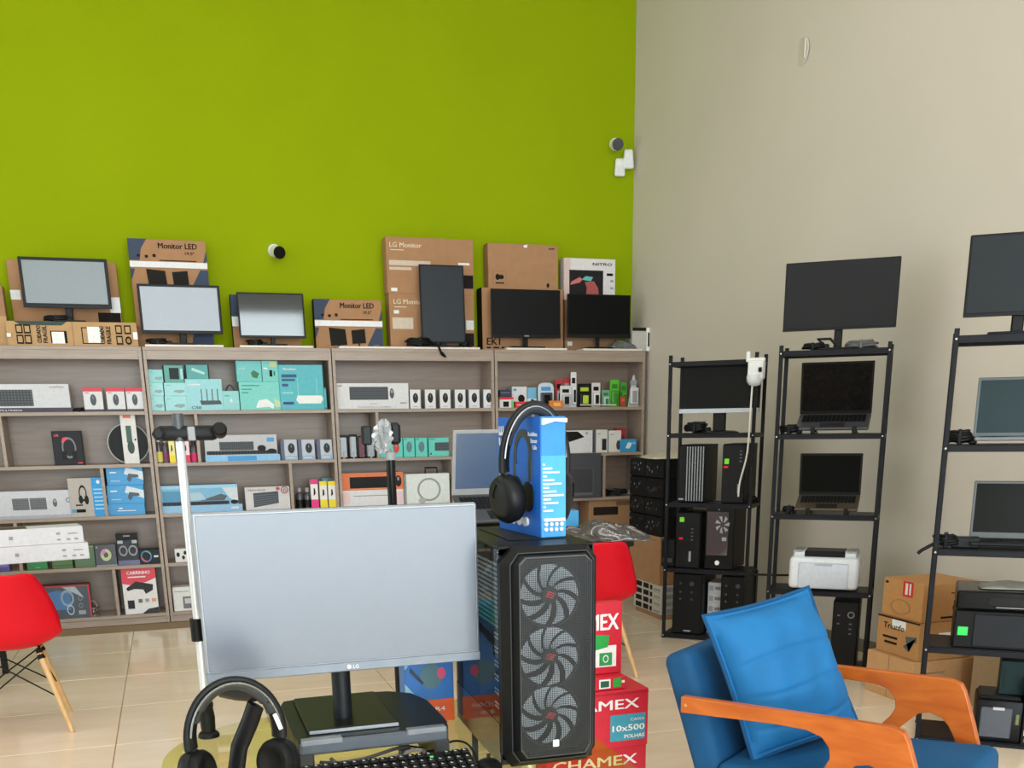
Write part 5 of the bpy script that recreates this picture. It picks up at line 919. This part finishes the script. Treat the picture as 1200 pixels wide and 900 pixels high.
def bf(u, v):       # one swept, twisted blade: u along the radius, v across
    r = .019+(FR-.019)*u; a = -.55*u+(v-.5)*(.34+.19*u); return (r*math.cos(a), .004+.012*(v-.5)*(1-.3*u), r*math.sin(a))
blade.grid(bf, 8, 4); blade_me = blade.mesh('blade', FB, 60)
hub_me = MB().cyl((0, .012, 0), (0, -.004, 0), .0185, .0175, 24).mesh('hub', C(44, 45, 50, .4), 40); emb = MB()
for i in range(3): emb.prism([(-.009, -.003), (.009, .001), (.008, .004), (-.008, 0)], lambda u, v, t, i=i: (u, t, v+.0052*(i-1)), -.0052, -.0038)
emb_me = emb.mesh('emblem', C(244, 40, 52, .4))
ring_me = MB().tube([((FR+.004)*math.cos(2*math.pi*i/40), .006, (FR+.004)*math.sin(2*math.pi*i/40)) for i in range(40)], .0035, 6, closed=True).mesh('shroud_ring', C(40, 41, 45, .4), 60)
for k, z in enumerate(fz):
    fo = place('fan', ring_me, tw, (.002, .012, z)); place('hub', hub_me, fo); place('emblem', emb_me, fo, (0, 0, 0), (0, R(30), 0))
    for i in range(nb): place('blade', blade_me, fo, (0, 0, 0), (0, 2*math.pi*i/nb+k*.2, 0))
MB().prism([(.03, .095), (CD-.004, .095), (CD-.004, CHH-.006), (.03, CHH-.006)], lambda u, v, t: (-W2+t, u, v), -.001, .003).build('glass_side_panel', mat_glass('smoked_glass', (20, 22, 26), (225, 230, 232), .01, .92, 1.3), tw)
MB().prism([(.03, .0), (CD-.004, .0), (CD-.004, .097), (.03, .097)], lambda u, v, t: (-W2+t, u, v), -.002, .002).build('lower_side_panel', C(26, 27, 30, .12, spec=.8), tw)
MB().box(-W2+.05, .036, .1, W2-.003, CD-.006, .104).build('drive_shroud', C(24, 25, 28, .4), tw)
tray = MB().box(W2-.022, .036, .1, W2-.018, CD-.006, CHH-.01).build('motherboard_tray', C(40, 42, 46, .4), tw)
MB().rbox(-W2+.008, .036, .3, -W2+.011, .24, CHH-.02, .001).build('side_bracket', C(46, 54, 58, .4), tw); sb = COL.objects[-1]
hm = MB(); hm2 = MB()
for i in range(19):
    for j in range(15):
        y = .045+i*.0105+(.005 if j % 2 else 0); z = .31+j*.0105
        if z > CHH-.035 or y > .235: continue
        (hm2 if z < .36 else hm).cyl((-W2+.0072, y, z), (-W2+.0085, y, z), .0036, n=6)
for m_, c_ in ((hm, C(240, 246, 248, .4)), (hm2, C(130, 236, 220, .4))):
    o_ = m_.build('vent_light_dots', c_, sb); o_['kind'] = 'stuff'  # bright discs: light through the perforations put into their colour
sl = MB()
for i in range(6):
    z = .29-i*.032
    for r_ in range(2):
        for c_ in range(5): sl.box(-W2+.0070, .055+c_*.009, z-.009*r_, -W2+.0085, .061+c_*.009, z-.009*r_+.004)
MB().rbox(-W2+.008, .036, .105, -W2+.011, .24, .299, .001).build('cable_cover', C(30, 31, 34, .4), tw); o_ = sl.build('slot_marks', C(240, 242, 244, .4), COL.objects[-1]); o_['kind'] = 'stuff'
CT = TT+.004+CHH+.0026
# ------------------------------------------------------------------ blue headphone box on the tower, with headphones over it
bw, bd, bh = .062, .25, .262
hx = carton('headphone_box', 'bright blue printed headphone box standing on the gaming tower', 'box', bw, bd, bh, (.808, 2.158, CT), C(30, 130, 214, .4),
    [('r', .02, .0, .98, .68, C(62, 160, 226, .4)), *[('r', .08, .60-.032*i, .16+((i*37) % 11)/14, .615-.032*i, WHITE) for i in range(13)], *[('e', .1+.2*(i % 4), .05+.045*(i//4), .24+.2*(i % 4), .082+.045*(i//4), WHITE) for i in range(8)], ('p', [(.02, .93), (.5, .96), (.98, .95), (.98, .985), (.02, .985)], C(190, 220, 240, .4)), ('r', .08, .135, .9, .16, WHITE)],
    rz=R(4), left=[('r', 0, 0, 1, 1, C(20, 98, 196, .4)), ('t', 'Redefine', .74, .84, .05, WHITE, .2), ('t', 'Sense', .8, .785, .05, WHITE, .14), ('t', 'Life', .86, .73, .05, WHITE, .08), ('t', 'PULSE', .16, .42, .16, WHITE, .5, True),
                   ('o', .4, .42, .82, .9, C(58, 60, 66, .4), .74), ('r', .42, .42, .8, .6, C(20, 98, 196, .4)), ('r', .4, .46, .46, .66, C(58, 60, 66, .4)), ('r', .76, .46, .82, .66, C(58, 60, 66, .4)), ('e', .3, .2, .62, .5, C(36, 37, 40, .4)), ('e', .62, .2, .86, .46, C(28, 28, 31, .4)),
                   *[('e', .08+.14*i, .07, .18+.14*i, .15, WHITE) for i in range(5)]])
def headphones(label, loc, rz, hwid, hh, cup_r, yaw_c=0., drop=0., tilt=0., sticker_on=False, foldcup=0.):
    """band in the local xz plane, cups facing each other along x"""
    t = thing('headphones', label, 'headphones', loc, rz); t.rotation_euler = (tilt, 0, rz)
    HB = C(28, 29, 31, .45); HI = C(58, 60, 64, .5)
    arc = [(hwid*math.cos(a), 0, hh*.52+hh*.48*math.sin(a)) for a in [R(-8+196*i/28) for i in range(29)]]
    MB().tube(arc, .0085, 10, flat=1.9, upv=(0, 0, 1) if False else None).build('headband', HB, t, smooth=60)
    MB().tube([(x*.93, 0, z-.007 if abs(x) < hwid*.8 else z) for x, y, z in arc[4:25]], .006, 8, flat=2.2).build('band_cushion', HI, t, smooth=60)
    MB().tube([(x*1.012, -.0165, z+.001) for x, y, z in arc[2:27]], .0022, 6).build('metal_trim', C(150, 152, 156, .25, metal=.7), t, smooth=60)
    for s in (-1, 1):
        x = s*hwid
        MB().tube([(x*1.0, 0, hh*.46), (x*1.03, 0, hh*.36), (x*1.0, .0, hh*.24)], .006, 8, flat=1.7).build('yoke', HB, t, smooth=60)
        cz = cup_r*1.12; M_ = Matrix.Translation((x, 0, cz)) @ Matrix.Rotation(s*R(8), 4, 'Y') @ Matrix.Rotation(s*yaw_c, 4, 'Z')
        c_ = MB().lathe([(cup_r*.55, .016), (cup_r*.85, .012), (cup_r*.97, .0), (cup_r*.97, -.012), (cup_r*.8, -.014)], 26)
        c_.v = [(s*z_, a, b*1.12) for a, b, z_ in c_.v]; c_.xf(M_).build('ear_cup', C(32, 33, 36, .4), t, smooth=50)
        e_ = MB().lathe([(cup_r*.5, -.022), (cup_r*.62, -.03), (cup_r*.85, -.03), (cup_r*.95, -.022), (cup_r*.93, -.012), (cup_r*.5, -.012)], 26)
        e_.v = [(s*z_, a, b*1.12) for a, b, z_ in e_.v]; e_.xf(M_).build('ear_cushion', C(22, 22, 24, .55), t, smooth=60)
        k_ = MB().tube([(s*.0165, cup_r*.35*math.sin(R(20*i)), cup_r*(.7-.12*i)) for i in range(6)], .002, 6).xf(M_); k_.build('cup_groove', BLACKG, t)
    if sticker_on: MB().rbox(-.004, -.022, -.017, .004, -.019, .017, .001).xf(Matrix.Translation((hwid*.93, 0, hh*.62)) @ Matrix.Rotation(R(-18), 4, 'Y')).build('sticker', WHITEP, t)
    return t
headphones('black over-ear headphones hung over the bright blue box', (.786, 2.225, CT+.024), R(-8), .070, .26, .051, tilt=R(2), yaw_c=R(-26))
# headphones on their stand at the table's left
headphones('black headphones with white sticker on a stand, bottom left', (.068, 1.90, TT+.07), R(8), .083, .218, .044, yaw_c=R(35), sticker_on=True)
hs = thing('headphone_stand', 'black curved headphone stand at the bottom left of the table', 'headphone stand', (.068, 1.93, TT), R(8))
MB().lathe([(.075, 0), (.075, .006), (.05, .011), (.02, .013)], 28).build('base', BLACK, hs, smooth=40)
MB().tube([(-.012, .0, .01), (-.008, .002, .08), (.006, .0, .15), (.03, -.012, .205), (.04, -.02, .235)], .008, 10, flat=2.3).build('post', C(24, 24, 27, .35), hs, smooth=60)
MB().tube([(.045, -.03, .262), (.035, -.012, .252), (.01, .02, .25), (-.015, .045, .254)], .007, 8, flat=2.4).build('cradle', C(46, 47, 52, .35), hs, smooth=60)
MB().tube([(.0, .012, .10), (-.02, .02, .096), (-.038, .024, .1), (-.045, .025, .116)], .005, 8, flat=2.).build('cable_hook', C(70, 70, 74, .4), hs, smooth=60)
MB().tube([(.0, .012, .055), (.03, .02, .058), (.06, .026, .062)], .006, 8, flat=1.8).build('support_arm', DARK, hs, smooth=60)
# ------------------------------------------------------------------ the two pole stands with phone clamps
wsx, wsy = .027, 2.533
st = thing('pole_stand', 'white pole stand with black phone clamp left of the big monitor', 'stand', (wsx, wsy, TT))
MB().lathe([(.026, 0), (.026, .006), (.022, .012), (.018, .014)], 28).build('base', BLACK, st, smooth=40)
MB().lathe([(.017, .012), (.019, .05), (.016, .075), (.0175, .078), (.0175, .088), (.012, .09)], 20).build('collar', BLACK, st, smooth=40)
MB().cyl((0, 0, .085), (0, 0, .722), .0105, n=18).build('pole', C(214, 217, 222, .22, metal=.35, spec=.7), st, smooth=40)
MB().cyl((-.004, 0, .245), (-.004, 0, .30), .0145, n=16).build('pole_clip', BLACK, st, smooth=40)
cl = MB().cyl((0, 0, .715), (0, 0, .777), .0135, .0125, 18).build('clamp_post', C(70, 72, 78, .4), st, smooth=40)
MB().rbox(-.05, -.014, .716, .085, .014, .75, .01, 2).build('clamp_bar', BLACK, cl, smooth=40)
MB().rbox(.018, -.019, .716, .036, -.014, .748, .002).build('clamp_label', C(120, 120, 124, .25), cl)
MB().lathe([(.010, .0), (.0165, .004), (.0165, .022), (.013, .026)], 20).xf(Matrix.Translation((.09, -.01, .734)) @ Matrix.Rotation(R(70), 4, 'X')).build('clamp_grip', BLACK, cl, smooth=40)
MB().lathe([(.008, .0), (.0145, .004), (.0145, .014), (.009, .018)], 6).xf(Matrix.Translation((-.045, -.005, .73)) @ Matrix.Rotation(R(80), 4, 'X')).build('clamp_knob', DARK, cl, smooth=30)
st = thing('pole_stand', 'black pole stand with plastic-wrapped phone clamp behind the big monitor', 'stand', (.57, 2.782, 0))
for i in range(3): a = R(90+120*i); MB().cyl((.22*math.cos(a), .22*math.sin(a), .008), (.02*math.cos(a), .02*math.sin(a), .2), .008, n=10).build('tripod_leg', BLACK, st)
MB().cyl((0, 0, .12), (0, 0, .9), .016, n=16).build('lower_pole', BLACK, st, smooth=40); MB().cyl((0, 0, .88), (0, 0, 1.42), .0125, n=16).build('upper_pole', C(20, 20, 22, .25), st, smooth=40)
MB().cyl((0, 0, .86), (0, 0, .91), .021, n=14).build('collar', DARK, st, smooth=40)
cl = MB().cyl((0, 0, 1.405), (.0, 0, 1.425), .014, n=16).build('clamp_joint', GREYP, st, smooth=40)
MB().cyl((0, 0, 1.42), (-.035, .0, 1.47), .009, n=10).build('clamp_arm', C(120, 120, 122, .3), cl)
MB().rbox(-.075, -.012, 1.445, -.05, .016, 1.495, .004).rbox(-.0, -.012, 1.445, .03, .016, 1.503, .008).rbox(-.06, -.004, 1.462, .01, .012, 1.48, .003).build('phone_clamp', C(32, 33, 36, .4), cl)
rn = random.Random(3)
def wf(u, v):
    a = 2*math.pi*u; r = (.015+.006*math.sin(5*a+9*v)+.005*math.sin(13*a-15*v))*math.sin(math.pi*min(.98, max(.04, v)))**.5
    return (-.025+r*math.cos(a)*1.3+.01*v, -.008+r*math.sin(a)*.9, 1.425+.085*v+.004*math.sin(9*a))
MB().grid(wf, 30, 12).build('plastic_wrap', mat_glass('crinkled_film', (205, 206, 208), (235, 235, 236), .12, .6, 1.7), cl, smooth=20)

# ================================================================== blue armchair
ac = thing('armchair', 'blue velvet armchair with orange wooden arms, bottom right', 'armchair', (2.04, 2.869, 0), .62)
BV = C(14, 84, 132, .75, spec=.3, var=.12, scale=6); BV2 = C(18, 76, 120, .75, spec=.3, var=.1, scale=6)
def seatf(x0, x1, y0, y1, z0, z1, r): return MB().rbox(x0, y0, z0, x1, y1, z1, r, 4)
MB().rbox(-.29, -.55, .30, .29, .24, .42, .035, 4).xf(Matrix.Translation((0, -.55, .42)) @ Matrix.Rotation(R(-4), 4, 'X') @ Matrix.Translation((0, .55, -.42))).build('seat_cushion', BV, ac, smooth=60)
bk = MB().rbox(-.27, 0, 0, .27, .11, .48, .035, 4)
bk.xf(Matrix.Translation((0, .205, .29)) @ Matrix.Rotation(R(-19), 4, 'X')).build('backrest', BV2, ac, smooth=60)
arm = [(.335, .605), (-.19, .612), (-.36, .612), (-.395, .60), (-.41, .575), (-.45, .46), (-.50, .30), (-.545, .14), (-.585, .0), (-.53, .0), (-.49, .14), (-.42, .33), (-.385, .41), (-.365, .445), (-.34, .47), (-.30, .482), (-.26, .472),
       (-.22, .43), (-.15, .35), (-.02, .2), (.10, .06), (.15, .0), (.215, .0), (.12, .12), (.0, .26), (-.1, .37), (-.165, .45), (-.18, .48), (-.175, .515), (-.15, .545), (-.1, .56), (.0, .562), (.335, .548)]
for s in (-1, 1):
    a_ = MB(); x0 = s*.345
    a_.prism(arm, lambda u, v, t, x0=x0: (x0+t, u, v), -.016, .016)
    o_ = a_.build('arm_frame', ARMW, ac)
    bv = o_.modifiers.new('edge', 'BEVEL'); bv.width = .004; bv.segments = 2; bv.limit_method = 'ANGLE'
    MB().cyl((x0+s*.017, .315, .577), (x0+s*.0185, .315, .577), .006, n=12).build('screw_cap', C(214, 150, 90, .4), o_)
for y, z in ((-.5, .29), (.17, .285)): MB().rbox(-.33, y-.025, z-.045, .33, y+.025, z, .006).build('cross_rail', ARMW, ac)
# cushion leaning on the backrest
pl = thing('throw_pillow', 'blue velvet throw pillow with flanged edge on the armchair', 'pillow', (0, 0, 0))
c4 = [Vector(v) for v in ((-.255, .315, .865), (.145, .105, .925), (.275, -.075, .405), (-.2, .135, .365))]      # top left, top right, bottom right, bottom left in chair space
Ma = Matrix.Translation((2.04, 2.869, 0)) @ Matrix.Rotation(.62, 4, 'Z'); c4 = [Ma @ v for v in c4]
cen = sum(c4, Vector())/4; pn = (c4[1]-c4[3]).cross(c4[0]-c4[2]).normalized()
if pn.dot(EYEV-cen) < 0: pn = -pn
pl.location = (cen.x, cen.y, .365); base_ = Vector(pl.location)
def pf(sgn):
    def f(u, v):
        uu = .5+(u-.5); a = c4[0].lerp(c4[1], u); b = c4[3].lerp(c4[2], u); p = b.lerp(a, v)
        x, y = u*2-1, v*2-1
        pinch = .05*((1-x*x)*abs(y)**3+(1-y*y)*abs(x)**3); p = p.lerp(cen, pinch*.9)
        k = (max(0, 1-(x/.93)**2)*max(0, 1-(y/.93)**2))**.45
        wr = .006*math.sin(16*v+3*u)*k+.007*math.sin(7*u+22*(v-.5)**2)*k*(.3+v)+.004*math.sin(23*u-9*v)*k
        for vc, sl_ in ((.2, .05), (.43, -.02), (.66, .06)):
            e_ = (v-vc-sl_*(u-.5)-.02*math.sin(5*u+vc*9))/.018; wr -= .007*math.exp(-e_*e_)*k**.5
        return p+pn*(sgn*(.115*k+.003)+wr)-base_
    return f
MB().grid(pf(1), 60, 90).build('pillow_front', C(28, 108, 166, .7, spec=.3, var=.1, scale=7), pl, smooth=70); MB().grid(pf(-.75), 36, 36).build('pillow_back', BV, pl, smooth=70)
edge = [c4[0].lerp(c4[1], i/10) for i in range(10)]+[c4[1].lerp(c4[2], i/10) for i in range(10)]+[c4[2].lerp(c4[3], i/10) for i in range(10)]+[c4[3].lerp(c4[0], i/10) for i in range(10)]
def pinned(i, p):
    f = (i % 10)/10; return p.lerp(cen, .045*(1-(2*f-1)**2)) - base_
MB().tube([pinned(i, p) for i, p in enumerate(edge)], .007, 8, closed=True).build('flange', BV2, pl, smooth=60)
